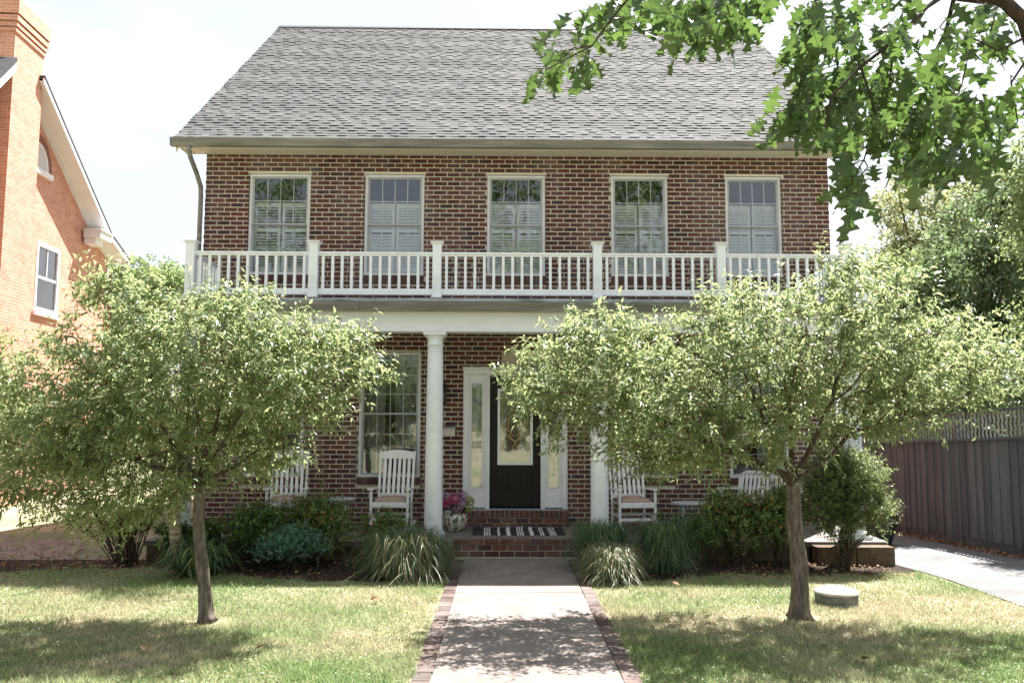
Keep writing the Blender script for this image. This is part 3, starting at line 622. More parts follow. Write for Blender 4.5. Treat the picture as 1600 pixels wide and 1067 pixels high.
# ------------------------------------------------------------------ porch furniture
def make_rocker():
    r = empty('rocking_chair', (0, 0, 0)); W = .25; mt = M['chairpaint']
    for s in (-1, 1):
        m = MB(); pts = []
        for k in range(13):
            t = -1+2*k/12; pts.append((s*.26, .03+t*.42, .012+.075*t*t+.01))
        m2 = MB()
        for a, b in zip(pts[:-1], pts[1:]): m2.bar(a, b, .03, .04)
        m2.build('rocker', mt, r)
        m = MB(); m.bar((s*.26, -.24, .045), (s*.265, -.25, .60), .036, .036); m.build('front_leg', mt, r, bevel=.003)
        m = MB(); m.bar((s*.245, .22, .05), (s*.245, .20, .40), .034, .034); m.bar((s*.245, .20, .39), (s*.255, .385, 1.14), .034, .034, up=(0, 1, 0)); m.build('back_post', mt, r, bevel=.003)
        m = MB(); m.prism([(s*.235, -.30), (s*.31, -.30), (s*.325, -.2), (s*.30, .0), (s*.285, .26), (s*.255, .26)], 0, .022, axis='z')
        for v in range(len(m.v)): x, y, z = m.v[v]; m.v[v] = (x, y, .60+z+y*-.04)
        m.build('arm', mt, r, bevel=.003)
    m = MB()
    for k in range(11):
        y = -.24+k*.043; m.box(-.25, .25, y, y+.034, .405-.012*math.sin(PI*k/10)+.02*(1-k/10), .42-.012*math.sin(PI*k/10)+.02*(1-k/10))
    m.box(-.25, .25, -.265, -.24, .37, .435); m.build('seat', mt, r, bevel=.002)
    m = MB()
    def bk(z): return .20+(z-.4)*.25
    for k in range(6):
        x = -.18+k*.072; m.bar((x, bk(.49)+.005, .49), (x, bk(1.05)+.005, 1.05), .042, .014, up=(0, 1, 0))
    for k in range(10):
        x0 = -.235+k*.047; x1 = x0+.047; h0 = 1.13+.03*math.cos(x0/.235*PI/2); h1 = 1.13+.03*math.cos(x1/.235*PI/2)
        ya, yb = bk(1.03)-.012, bk(1.03)+.016; yc, yd = bk(1.14)-.012, bk(1.14)+.016
        m.add([(x0, ya, 1.03), (x1, ya, 1.03), (x1, yb, 1.03), (x0, yb, 1.03), (x0, yc, h0), (x1, yc, h1), (x1, yd, h1), (x0, yd, h0)], [(0, 3, 2, 1), (4, 5, 6, 7), (0, 1, 5, 4), (1, 2, 6, 5), (2, 3, 7, 6), (3, 0, 4, 7)])
    m.bar((-.24, bk(.50), .50), (.24, bk(.50), .50), .03, .06); m.build('backrest', mt, r)
    m = MB(); m.bar((-.255, -.245, .2), (.255, -.245, .2), .03, .035); m.bar((-.25, .22, .22), (.25, .22, .22), .025, .03); m.bar((-.255, -.2, .24), (-.25, .2, .24), .02); m.bar((.255, -.2, .24), (.25, .2, .24), .02); m.build('stretcher', mt, r)
    return r
ch0 = make_rocker()
cus = MB(); cg = []
nx, ny = 14, 10
for side in (1, -1):
    for j in range(ny+1):
        for i in range(nx+1):
            u = -1+2*i/nx; v = -1+2*j/ny; e = (1-abs(u)**6)*(1-abs(v)**6)
            cg.append((u*.225, v*.21, side*(.012+.03*e*(1-.25*math.cos(u*6)*math.cos(v*6)))))
q = (nx+1)*(ny+1); fs = []
for s in (0, 1):
    for j in range(ny):
        for i in range(nx):
            a = s*q+j*(nx+1)+i; f = (a, a+1, a+nx+2, a+nx+1); fs.append(f if s == 0 else f[::-1])
for i in range(nx): fs.append((i, q+i, q+i+1, i+1)); a = ny*(nx+1)+i; fs.append((a, a+1, q+a+1, q+a))
for j in range(ny): a = j*(nx+1); fs.append((a, a+nx+1, q+a+nx+1, q+a)); a += nx; fs.append((a, q+a, q+a+nx+1, a+nx+1))
cus.add(cg, fs, 0, True); cu0 = cus.build('seat_cushion', M['cushion'])
CH_ = [(-3.13, 12.12, 10, 'white rocking chair with pink cushion half hidden by the left front tree'),
       (-1.60, 12.12, -3, 'white rocking chair with pink cushion in front of the left window beside the column'),
       (1.90, 12.12, 8, 'white rocking chair with pink cushion directly right of the entry column'),
       ]
CL_ = ['pinkish seat cushion on the rocking chair half hidden by the left tree', 'pinkish seat cushion on the rocking chair beside the left window',
       'pinkish seat cushion on the rocking chair right of the entry column']
for i, (x, y, rz, lb) in enumerate(CH_):
    o = ch0 if i == 0 else copy_tree(ch0); o.location = (x, y, fz(y)); o.rotation_euler = (0, 0, math.radians(rz)); tag(o, lb, 'rocking chair', 'white rocking chairs on the porch')
    c = cu0 if i == 0 else cu0.copy()
    if i: C.objects.link(c)
    c.location = (x, y-.02, fz(y)+.462); c.rotation_euler = (.03, 0, math.radians(rz)); tag(c, CL_[i], 'cushion', 'pinkish cushions on the rocking chairs')
def make_table(hh, w):
    r = empty('wicker_table', (0, 0, 0)); m = MB(); m.lathe([(.01, hh-.03), (w-.01, hh-.03), (w, hh-.02), (w, hh-.005), (w-.01, hh), (.01, hh+.002)], n=28, sy=.75)
    for k in range(40): t = 2*PI*k/40; m.tube([(w*math.cos(t), w*.75*math.sin(t), hh-.022), ((w+.006)*math.cos(t+.07), (w+.006)*.75*math.sin(t+.07), hh-.045)], .004, 4)
    m.build('table_top', M['wicker'], r)
    for k in range(4):
        t = PI/4+k*PI/2; m = MB(); x, y = math.cos(t), math.sin(t)*.75
        m.tube([(x*w*.75, y*w*.75, hh-.03), (x*w*.8, y*w*.8, hh*.5), (x*w*.9, y*w*.9, 0)], .014, 8); m.build('leg', M['wicker'], r)
        if k == 0: mm2 = MB()
        mm2.tube([(x*w*.76, y*w*.76, hh*.72), (x*w*.55, y*w*.55, hh*.88), (x*w*.3, y*w*.3, hh-.03)], .008, 6)
    mm2.build('brace', M['wicker'], r)
    m = MB(); m.lathe([(.01, hh*.36), (w*.72, hh*.36), (w*.72, hh*.36+.02), (.01, hh*.36+.021)], n=24, sy=.75); m.build('lower_shelf', M['wicker'], r); return r
c = cu0.copy(); C.objects.link(c); c.location = (3.70, 12.06, fz(12.1)+.455); c.rotation_euler = (.03, 0, math.radians(-48)); c.scale = (1.6, 1, 1.3); tag(c, 'wide pinkish cushion on the bench at the right end of the porch', 'cushion')
if 'group' in c: del c['group']
t0 = make_table(.47, .26); t0.location = (-2.42, 12.2, fz(12.2)); tag(t0, 'round white wicker table between the two left rocking chairs', 'side table', 'white wicker tables on the porch')
t1 = copy_tree(t0); t1.location = (2.80, 12.15, fz(12.15)); t1.scale = (1.25, 1.1, .9); tag(t1, 'wider white wicker table between the two right rocking chairs', 'side table', 'white wicker tables on the porch')
def make_bench():
    r = empty('porch_bench', (0, 0, 0)); mt = M['chairpaint']; W = .52
    for s in (-1, 1):
        m = MB(); m.bar((s*(W-.02), -.25, 0), (s*(W-.02), -.25, .60), .045, .045); m.build('front_leg', mt, r, bevel=.003)
        m = MB(); m.bar((s*(W-.02), .20, 0), (s*(W-.02), .20, .40), .045, .045); m.bar((s*(W-.02), .20, .39), (s*(W-.02), .31, .80), .045, .04, up=(0, 1, 0)); m.build('back_leg', mt, r, bevel=.003)
        m = MB(); m.bar((s*(W-.02), -.31, .615), (s*(W-.02), .27, .585), .06, .025); m.build('arm', mt, r, bevel=.003)
    m = MB()
    for k in range(9): y = -.26+k*.052; m.box(-W, W, y, y+.04, .40, .42)
    m.box(-W, W, -.27, -.245, .34, .398); m.build('seat', mt, r, bevel=.002)
    m = MB(); n = 14
    for k in range(n): x = -W+.06+k*(2*W-.12)/(n-1); m.bar((x, .215, .46), (x, .30, .80), .04, .014, up=(0, 1, 0))
    pts = [(-W+.02, .30, .76), (-W+.06, .31, .815), (-W+.14, .312, .835), (W-.14, .312, .835), (W-.06, .31, .815), (W-.02, .30, .76)]
    m.tube(pts, .026, 8); m.bar((-W+.02, .212, .46), (W-.02, .212, .46), .03, .06); m.build('backrest', mt, r); return r
bn = make_bench(); bn.location = (3.78, 12.12, fz(12.1)); bn.rotation_euler = (0, 0, math.radians(-48)); tag(bn, 'white slatted bench with low curved back turned sideways at the right end of the porch', 'bench')
# door mat
m = MB(); x0, x1, y0, y1 = -.42, .89, 11.80, 12.42; x = x0; cols = [(.17, 0), (.022, 1), (.016, 0), (.022, 1), (.016, 0), (.022, 1), (.115, 0), (.035, 1), (.105, 0), (.06, 1), (.105, 0), (.022, 1), (.016, 0), (.022, 1), (.016, 0), (.022, 1), (.095, 0), (.06, 1), (.10, 0), (.022, 1), (.016, 0), (.022, 1), (.09, 0), (.022, 1), (.016, 0), (.022, 1), (.016, 0), (.022, 1), (.14, 0)]
tot = sum(c[0] for c in cols); xs_ = [x0]; 
for c in cols: xs_.append(xs_[-1]+c[0]*(x1-x0)/tot)
def matz(x, y): return .014+.006*math.sin(x*7+y*3)+.012*max(0, (x-.8)/.1)+.010*max(0, (-.33-x)/.1)
for i, c in enumerate(cols):
    a, b = xs_[i], xs_[i+1]; ys = np.linspace(y0, y1, 7); vs = []
    for yv in ys:
        off = .012*math.sin(yv*5)+.015*(yv-y0)
        for xv in (a, b): vs.append((xv+off, yv, fz(yv)+matz(xv, yv)))
        for xv in (a, b): vs.append((xv+off, yv, fz(yv)+.001))
    fs = []
    for k in range(6):
        q = k*4; fs += [(q, q+1, q+5, q+4)]
        if i == 0: fs += [(q, q+4, q+6, q+2)]
        if i == len(cols)-1: fs += [(q+1, q+3, q+7, q+5)]
    fs += [(0, 2, 3, 1)]
    m.add(vs, fs, c[1], True)
mt_ = m.build('door_mat', [simple('black woven cotton', [(.3, (.018, .018, .02)), (.7, (.035, .035, .04))], 60, .95, .6), simple('white woven cotton', [(.3, (.55, .55, .55)), (.7, (.7, .7, .7))], 60, .95, .6)])
tag(mt_, 'black and white striped cotton mat lying before the front door', 'door mat')
# painted pot with hydrangeas
pz = fz(12.2); pot = empty('flower_pot', (-.70, 12.16, pz), label='white porcelain pot painted with green vines beside the left entry column', cat='flower pot')
def mk_pot():
    m, nt, bs, _ = newmat('painted porcelain'); base = (.55, .55, .48)
    a = ramp(nt, noise(nt, 17, 3, .5), [(.53, (0, 0, 0)), (.56, (1, 1, 1))]); b = ramp(nt, noise(nt, 23, 3, .5, stretch=(1, 1.3, 1)), [(.60, (0, 0, 0)), (.63, (1, 1, 1))]); c = ramp(nt, noise(nt, 31, 2, .5, stretch=(1.2, 1, .8)), [(.62, (0, 0, 0)), (.65, (1, 1, 1))])
    k = mix(nt, base, (.06, .13, .07), a); k = mix(nt, k, (.42, .13, .08), b); k = mix(nt, k, (.05, .07, .2), c)
    nt.links.new(k, bs.inputs['Base Color']); bs.inputs['Roughness'].default_value = .15; return m
m = MB(); m.lathe([(.01, 0), (.11, 0), (.12, .012), (.165, .08), (.195, .16), (.195, .215), (.17, .262)], n=40); m.build('body', mk_pot(), pot)
m = MB(); m.lathe([(.17, .263), (.155, .285), (.165, .315), (.185, .325), (.185, .335), (.165, .338), (.15, .30), (.01, .29)], n=40); m.build('rim', simple('dark glazed rim', [(.3, (.05, .035, .025)), (.7, (.12, .09, .06))], 20, .25, .1), pot)
# ------------------------------------------------------------------ foliage helpers
def norm(a): return a/np.maximum(np.linalg.norm(a, axis=-1, keepdims=True), 1e-9)
def leaves(name, P, D, Nn, L, W, mat, parent=None, fold=.25, droop=.25):
    P = np.asarray(P); D = norm(D); S = norm(np.cross(D, Nn)); Nn = np.cross(S, D); L = np.broadcast_to(L, (len(P),))[:, None]; W = np.broadcast_to(W, (len(P),))[:, None]
    tip = P+D*L-Nn*droop*L; mid = P+D*L*.5-Nn*droop*L*.12
    l = P+D*L*.42-S*W*.5+Nn*(fold*W-droop*L*.1); r = P+D*L*.42+S*W*.5+Nn*(fold*W-droop*L*.1)
    V = np.stack([P, r, tip, mid, l], 1).reshape(-1, 3); b = np.arange(len(P))[:, None]*5
    Fc = np.concatenate([b+np.array([0, 1, 2, 3]), b+np.array([0, 3, 2, 4])], 1).reshape(-1, 4)
    return npmesh(name, V, Fc, mat, parent)
def shoots(B, D, L, n, ll, r, droop=.4, spread=.9, flat=.5):
    """n leaves along each shoot; returns P, D, N, len"""
    S = len(B); t = (np.arange(n)+.6)/n; t = np.broadcast_to(t, (S, n)); D = norm(D)
    bend = -np.array([0, 0, 1.])*(L*.25)[:, None, None]*(t**2)[..., None]*droop
    P = B[:, None]+D[:, None]*(L[:, None]*t)[..., None]+bend
    a = norm(np.cross(D, norm(r.normal(size=(S, 3))))); b = np.cross(D, a)
    ph = np.arange(n)*2.4+r.uniform(0, 6.28, (S, 1)); side = a[:, None]*np.cos(ph)[..., None]+b[:, None]*np.sin(ph)[..., None]
    LD = norm(D[:, None]*.55+side*spread+r.normal(size=(S, n, 3))*.25-np.array([0, 0, .35])*droop)
    NN = norm(np.array([0, 0, 1.])*flat+side*-.3+r.normal(size=(S, n, 3))*.55)
    ln = ll*r.uniform(.65, 1.25, (S, n))*(1-.25*t)
    return P.reshape(-1, 3), LD.reshape(-1, 3), NN.reshape(-1, 3), ln.reshape(-1)
def colonize(att, nodes, par, step, infl, kill, iters, r, grav=0.0):
    nodes = [np.array(n, float) for n in nodes]; par = list(par); att = att.copy()
    pos = np.array(nodes); near = np.full(len(att), 1e9); idx = np.zeros(len(att), int)
    d = np.linalg.norm(att[:, None]-pos[None], axis=2); near = d.min(1); idx = d.argmin(1)
    for it in range(iters):
        act = near < infl
        if not act.any(): break
        ii = idx[act]; dirs = norm(att[act]-pos[ii]); acc = np.zeros((len(pos), 3)); np.add.at(acc, ii, dirs)
        g = np.unique(ii); new = pos[g]+norm(norm(acc[g])+r.normal(size=(len(g), 3))*.22+np.array([0, 0, grav]))*step
        # drop duplicates that do not move on
        dn = np.linalg.norm(new[:, None]-pos[None, max(0, len(pos)-600):], axis=2).min(1) > step*.35
        g = g[dn]; new = new[dn]
        if len(new) == 0: break
        base = len(pos); pos = np.vstack([pos, new]); par += list(g)
        d = np.linalg.norm(att[:, None]-new[None], axis=2); m = d.min(1); am = d.argmin(1)+base
        up = m < near; near[up] = m[up]; idx[up] = am[up]
        keep = near > kill; att = att[keep]; near = near[keep]; idx = idx[keep]
        if len(att) == 0 or len(pos) > 6000: break
    return pos, np.array(par)
def radii(pos, par, tip, e=2.3):
    n = len(pos); acc = np.zeros(n); ch = np.zeros(n, int); rad = np.zeros(n)
    for i in range(n-1, -1, -1):
        rad[i] = tip if acc[i] == 0 else acc[i]**(1/e)
        if par[i] >= 0: acc[par[i]] += rad[i]**e
    return rad
def skeleton_mesh(mb, pos, par, rad, rmax, nside=6, first=0):
    kids = [[] for _ in pos]
    for i, p in enumerate(par):
        if p >= 0: kids[p].append(i)
    rad = np.minimum(rad, rmax); seen = set()
    starts = [(None, first)]
    while starts:
        pre, s = starts.pop(); chain = [s] if pre is None else [pre, s]; c = s
        while kids[c]:
            ks = sorted(kids[c], key=lambda k: -rad[k])
            for k in ks[1:]: starts.append((c, k))
            chain.append(ks[0]); c = ks[0]
        if len(chain) < 2: continue
        rr_ = [rad[k] for k in chain]
        if pre is not None: rr_[0] = rr_[1]*1.05
        pts = [pos[k] for k in chain]
        if len(pts) > 4 and rr_[0] > .01:   # smooth
            q = [pts[0]]+[(pts[i-1]+2*pts[i]+pts[i+1])/4 for i in range(1, len(pts)-1)]+[pts[-1]]; pts = q
        mb.tube(pts, rr_, 8 if rr_[0] > .03 else (5 if rr_[0] > .008 else 3), cap=False)
def blobpts(blobs, n, r, gap=.0):
    """points in ellipsoids (cx,cy,cz,rx,ry,rz)"""
    b = np.array(blobs, float); w = b[:, 3]*b[:, 4]*b[:, 5]; w = w/w.sum(); k = r.choice(len(b), n, p=w)
    u = norm(r.normal(size=(n, 3)))*(r.random((n, 1))**(1/2.2)); return b[k, :3]+u*b[k, 3:]
def imblob(x, y, rx, ry, Y, dy=None):
    s = Y/F; c = at(x, y, Y); rx *= s; ry *= s; return (c[0], c[1], c[2], rx, dy or max(rx, ry)*.9, ry)
def small_tree(name, base, fork, trunk_r, blobs, label, seed, natt=1500, leafn=11, nleaf=30000, lsize=.082, lean=0, extra_sprouts=260):
    r = np.random.default_rng(seed); root = empty(name, base, label=label, cat='tree', group='small round crowned trees on the front lawn'); B = np.array(base, float)
    fork = np.array(fork, float); tr = []
    for k in range(9):
        t = k/8; tr.append(B+(fork-B)*t+np.array([math.sin(t*3.1)*lean, 0, 0]))
    att = blobpts(blobs, natt, r)
    att = att[att[:, 2] > fork[2]-.55]; pos, par = colonize(att, [fork-[0, 0, .05]]+[fork+np.array(v)*q for v in ((-.85, .1, .35), (-.45, -.3, .8), (.05, .2, 1), (.5, -.2, .8), (.85, .1, .3)) for q in (.09, .19, .29)], [-1]+[(0 if q % 3 == 0 else q) for q in range(15)], .10, 2.6, .15, 90, r, .03)
    rad = radii(pos, par, .0024, 2.3); rad = .0024*(rad/.0024)**(math.log(trunk_r*.95/.0024)/math.log(rad[0]/.0024))
    mb = MB()
    # keep the trunk separate and round it out
    tp = []; tr_ = []
    for k in range(25):
        t = k/24; p = np.array([np.interp(t*8, range(9), [q[i] for q in tr]) for i in range(3)]); fl = math.exp(-t*16)
        p += np.array([math.sin(t*9+seed)*.008, math.cos(t*7)*.006, 0]); tp.append(p); tr_.append(trunk_r*(1.12-.28*t+.42*fl+.04*math.sin(t*23+seed)-(.8 if k == 24 else .22 if k == 23 else 0)))
    mt = MB(); mt.tube(tp, tr_, 20)
    arr = np.array(mt.v); nn = len(arr)//25                    # lobes and root flare
    for i in range(25):
        c = tp[i]
        for k in range(20):
            v = arr[i*20+k]; a = math.atan2(v[1]-c[1], v[0]-c[0]); f = 1+.07*math.sin(3*a+i*.25)+.03*math.sin(7*a-i*.4)+(.35*math.exp(-i/24*22)*max(0, math.sin(4*a+seed)))
            arr[i*20+k, :2] = c[:2]+(v[:2]-c[:2])*f
    mt.v = [tuple(v) for v in arr-B]
    skel = MB(); rad2 = rad.copy()
    par2 = par.copy(); skeleton_mesh(skel, pos-B, par2, rad2, trunk_r*.8, first=0)
    trunk = mt.build('trunk', M['bark'], root); mt = skel
    # leaves on thin wood
    thin = np.where((rad < .011) & (np.arange(len(pos)) > 2))[0]; cen = pos.mean(0)
    B0 = pos[thin]; pd = norm(pos[thin]-pos[par[thin]]); out = norm(B0-cen)
    rep = max(1, round(nleaf/(leafn*len(thin))))
    cw = 1.3*np.sin(B0[:, 0]*4.4+seed+1.5*np.sin(B0[:, 2]*3))*np.sin(B0[:, 1]*3.9+B0[:, 0])*np.sin(B0[:, 2]*5.6+1+B0[:, 0]*1.3)+r.normal(size=len(B0))*.35; q_ = (nleaf/(leafn*len(thin)))*(1+1.25*cw); cnt = np.clip(np.floor(q_+r.random(len(B0))), 0, 12).astype(int)
    Bs = np.repeat(B0, cnt, 0)+r.normal(size=(int(cnt.sum()), 3))*.02; S = len(Bs)
    D = norm(np.repeat(pd, cnt, 0)*.5+np.repeat(out, cnt, 0)*.5+r.normal(size=(S, 3))*.55+np.array([0, 0, .25])); L = r.uniform(.12, .34, S)
    # long sprouts at the outside of the crown
    hi = thin[np.argsort(-(((pos[thin]-cen)*np.array([.6, .5, 1.2]))**2).sum(1))[:extra_sprouts*3]]; hi = r.choice(hi, extra_sprouts)
    Bh = pos[hi]; Dh = norm(norm(Bh-cen)*.7+np.array([0, 0, .6])+r.normal(size=(len(hi), 3))*.35); Lh = r.uniform(.22, .48, len(hi))
    P, LD, NN, ln = shoots(Bs, D, L, leafn, lsize, r, .75, .62, .9); P2, LD2, NN2, ln2 = shoots(Bh, Dh, Lh, 15, lsize, r, .5, .7, .9)
    P = np.vstack([P, P2]); LD = np.vstack([LD, LD2]); NN = np.vstack([NN, NN2]); ln = np.concatenate([ln, ln2])
    leaves('crown', P-B, LD, NN, ln, ln*r.uniform(.30, .42, len(ln)), M['crab'], root, .25, .38)
    # twigs of the shoots
    mw = mt
    for b_, d_, l_ in list(zip(Bs, D, L))[::2]+list(zip(Bh, Dh, Lh)): mw.tube([b_-B, b_-B+d_*l_*.95-np.array([0, 0, l_*.1])], [.0028, .0012], 3, cap=False)
    mt.build('branches', M['limb'], root)
    print(name, len(pos), 'nodes', len(thin), 'thin', rad[0], len(P), 'leaves'); return root
TY = 8.1; TL = 7.95
def B_(lst, Y): return [imblob(x, y, rx, ry, Y+dy, d) for x, y, rx, ry, dy, d in lst]
rb = at(1252, 967, 8.12); rf = at(1238, 745, 8.12)
small_tree('front_tree', (rb[0], 8.12, 0), (rf[0], 8.12, rf[2]), .077,
    B_([(850, 605, 60, 65, .15, .75), (930, 560, 90, 85, .1, .85), (900, 665, 65, 40, .1, .4), (1030, 565, 110, 80, .3, .95), (1030, 640, 110, 80, 0, .8), (1150, 570, 130, 110, .2, 1.0), (1190, 525, 110, 80, -.2, .9), (1130, 670, 120, 60, -.2, .7),
        (1290, 560, 140, 130, 0, 1.0), (1325, 475, 85, 88, .1, .7), (1410, 555, 110, 95, -.1, .9), (1390, 640, 110, 55, 0, .7), (1500, 575, 90, 65, .1, .6), (1575, 585, 80, 48, 0, .5), (1450, 630, 60, 28, -.1, .3), (960, 700, 60, 40, 0, .4), (1060, 715, 75, 40, .1, .5), (1330, 670, 90, 35, -.1, .5), (1010, 650, 80, 60, -.4, .4)], TY),
    'small leafy tree with wide crown on the lawn right of the walk', 5, natt=4200)
lb = at(324, 970, 7.95); lf = at(311, 752, 7.95)
small_tree('front_tree', (lb[0], 7.95, 0), (lf[0], 7.95, lf[2]), .056,
    B_([(530, 570, 75, 70, 0, .5), (500, 620, 70, 50, .1, .4), (440, 590, 100, 100, -.1, .7), (350, 560, 110, 110, .1, .9), (390, 500, 55, 60, 0, .4), (300, 640, 130, 90, 0, .9), (210, 560, 110, 120, .1, .8), (190, 480, 70, 55, 0, .5), (150, 640, 110, 90, 0, .8),
        (230, 720, 110, 60, -.1, .7), (90, 600, 85, 80, .1, .6), (60, 700, 90, 70, 0, .6), (390, 700, 80, 50, .1, .5), (20, 620, 70, 80, .2, .6), (70, 775, 80, 45, .1, .4), (170, 790, 80, 40, .2, .4), (250, 780, 60, 35, 0, .3)], TL),
    'small leafy tree with slim trunk on the lawn left of the walk', 11, natt=4200, lean=-.02)
# ---- shrubs made of stems and leafy shoots
def shrub(name, base, size, nshoot, leafn, lsize, mat, label, cat='shrub', group=None, seed=1, stem=14, aspect=.42, L=(.08, .2), bark='barkdark', low=.1, droop=.4, spread=.9, blobs=None, upf=.4, foldv=.22, bigfirst=False):
    r = np.random.default_rng(seed); root = empty(name, base, label=label, cat=cat, group=group); sx, sy, sz = size
    if blobs is None: sx *= 1.25; sy *= 1.2; sz *= 1.12; nshoot = int(nshoot*1.9)
    if blobs is None:
        k = max(6, int(nshoot/60)); blobs = []
        for i in range(k):
            u = norm(r.normal(size=3)); u[2] = abs(u[2])*.9-.15; q = r.uniform(.25, .7)
            blobs.append((u[0]*sx*q, u[1]*sy*q, sz*(low+.42+u[2]*.42*q*1.5), sx*r.uniform(.3, .5), sy*r.uniform(.3, .5), sz*r.uniform(.2, .32)))
    b = np.array(blobs); w = (b[:, 3]*b[:, 4]*b[:, 5])**.8; k = r.choice(len(b), nshoot, p=w/w.sum())
    u = norm(r.normal(size=(nshoot, 3))); q = r.random((nshoot, 1))**.4; Bp = b[k, :3]+u*q*b[k, 3:]; Bp[:, 2] = np.maximum(Bp[:, 2], .05)
    D = norm(u*.8+np.array([0, 0, upf])+r.normal(size=(nshoot, 3))*.4); Ls = r.uniform(*L, nshoot)
    P, LD, NN, ln = shoots(Bp, D, Ls, leafn, lsize, r, droop, spread); leaves('foliage', P, LD, NN, ln, ln*aspect*r.uniform(.8, 1.2, len(ln)), mat, root, foldv, .25)
    m = MB()
    for i in range(stem):
        a = r.uniform(0, 6.28); e = b[r.integers(len(b)), :3]*np.array([r.uniform(.6, 1.1)]*3); s0 = np.array([math.cos(a)*.07*sx*2, math.sin(a)*.07*sy*2, 0])
        m.tube([s0, s0*.7+e*.35+np.array([0, 0, .08*sz]), s0*.2+e*.75, e], [.009, .007, .005, .003] if stem < 50 else [.007, .006, .005, .003], 5, cap=False)
    for i in range(0, nshoot, 2): m.tube([Bp[i]-D[i]*.03, Bp[i]+D[i]*Ls[i]], [.003, .0015], 3, cap=False)
    m.build('stems', M[bark], root); return root
def strap(name, base, n, rad, ht, mats, label, seed, cat='ornamental grass', group=None, w=.0085, up=1.0, front_var=None):
    r = np.random.default_rng(seed); root = empty(name, base, label=label, cat=cat, group=group)
    groups = [(mats[0], n)] if len(mats) == 1 else [(mats[0], int(n*.85)), (mats[1], int(n*.15))]
    for gi, (mat, cnt) in enumerate(groups):
        a = r.uniform(0, 2*PI, cnt); b0 = np.stack([np.cos(a), np.sin(a), a*0], 1)*(r.random((cnt, 1))**.6)*rad*.4
        if gi == 1 and front_var: a = r.normal(front_var[0], front_var[1], cnt); b0 = np.stack([np.cos(a), np.sin(a), a*0], 1)*(r.random((cnt, 1))**.6)*rad*.6
        ao = a+r.normal(size=cnt)*.45; hf = r.random(cnt)**.8; h = ht*(.22+.88*hf); reach = rad*(.88-.50*hf)*r.uniform(.6, 1.1, cnt); seg = 7; V = []; kk = .95-.26*hf*r.uniform(.4, 1, cnt); sway = r.normal(size=cnt)*rad*.22
        dv = np.stack([np.cos(ao), np.sin(ao), ao*0], 1); sd = np.stack([-np.sin(ao), np.cos(ao), ao*0], 1)
        for k in range(seg+1):
            t = k/seg; z = h*np.sin(np.minimum(t*kk, .97)*PI)
            p = b0+dv*(reach*(t**1.15))[:, None]+sd*(sway*t*t)[:, None]; p[:, 2] = np.maximum(z, .015); ww = w*(1-t**2.2)*r.uniform(.8, 1.2)
            V += [p-sd*ww*.5, p+sd*ww*.5]
        V = np.stack(V, 1); nv = 2*(seg+1); bb = np.arange(cnt)[:, None]*nv; Fc = np.concatenate([bb+np.array([2*k, 2*k+1, 2*k+3, 2*k+2]) for k in range(seg)], 1).reshape(-1, 4)
        npmesh('blades' if gi == 0 else 'pale_blades', V.reshape(-1, 3), Fc, mat, root, smooth=True)
    return root
def gp_(x, y, z=0.0):     # ground point under a pixel
    d = _f*F+_R*(x-800)-_U*(y-533.5); t = (z-CH)/d[2]; return np.array([0, 0, CH])+d*t
def place(x, Y): p = at(x, 700, Y); return (float(p[0]), Y, float(gz(p[0], Y)))
G1 = 'strappy grass clumps beside the walk'
strap('liriope_clump', place(640, 10.4), 2400, .80, .52, [M['liriope'], M['variegated']], 'arching green liriope clump at the left side of the walk', 21, front_var=(-1.5, .5), group=G1)
strap('liriope_clump', place(955, 9.95), 1300, .52, .40, [M['variegated']], 'pale variegated liriope clump at the right edge of the walk', 22, group=G1)
strap('liriope_clump', place(940, 10.6), 1500, .62, .58, [M['liriope']], 'tall dark green grass clump behind the pale variegated one right of walk', 23, group=G1)
strap('ornamental_grass', place(1035, 10.5), 1300, .60, .60, [M['liriope']], 'tall loose green grass clump between variegated liriope and shrubs', 24, w=.009)
strap('daylily', place(318, 10.25), 260, .62, .42, [M['liriope']], 'broad bladed daylily clump behind the left tree trunk', 25, cat='plant', w=.026)
G2 = 'leafy shrubs in the beds before the porch'
shrub('nandina_shrub', place(497, 10.95), (.50, .35, .80), 330, 9, .062, M['nandina'], 'bright green leafy shrub in front of the left wicker table', group=G2, seed=31)
shrub('nandina_shrub', place(608, 11.0), (.42, .28, .60), 240, 9, .055, M['nandina'], 'low orange tipped shrub below the second rocking chair', group=G2, seed=32)
shrub('dark_shrub', place(392, 10.9), (.55, .35, .75), 300, 9, .07, M['darkshrub'], 'dark green shrub left of the blue green bush', group=G2, seed=33)
shrub('blue_green_shrub', place(462, 10.5), (.48, .30, .46), 420, 12, .03, M['sedum'], 'low blue green bush with soft upright sprigs', group=G2, seed=34, L=(.08, .17), upf=1.0, aspect=.5)
shrub('nandina_shrub', place(1075, 10.9), (.50, .35, .62), 300, 9, .055, M['darkshrub'], 'low spreading green shrub right of the tall grass clump', group=G2, seed=35)
shrub('nandina_shrub', place(1142, 11.0), (.40, .30, .88), 330, 9, .062, M['nandina'], 'upright shrub with orange red tips, the left of two before the turned chair', group=G2, seed=36)
shrub('nandina_shrub', place(1212, 10.9), (.36, .28, .90), 300, 9, .062, M['nandina'], 'upright reddish tipped shrub just left of the right tree trunk', group=G2, seed=37)
shrub('tall_airy_shrub', place(1312, 10.75), (.50, .42, 1.55), 2200, 12, .045, M['weep'], 'tall airy shrub with fine leaves in front of the rightmost column', group=G2, seed=38, low=.22, stem=26, upf=.8, L=(.1, .26),
      blobs=[(-.1, 0, 1.1, .42, .35, .35), (.2, 0, 1.15, .38, .3, .32), (-.25, .0, .8, .25, .25, .28), (.25, -.05, .8, .35, .3, .25), (-.02, 0, .6, .25, .25, .22), (.42, 0, .62, .14, .15, .2), (0, 0, 1.38, .3, .25, .15)])
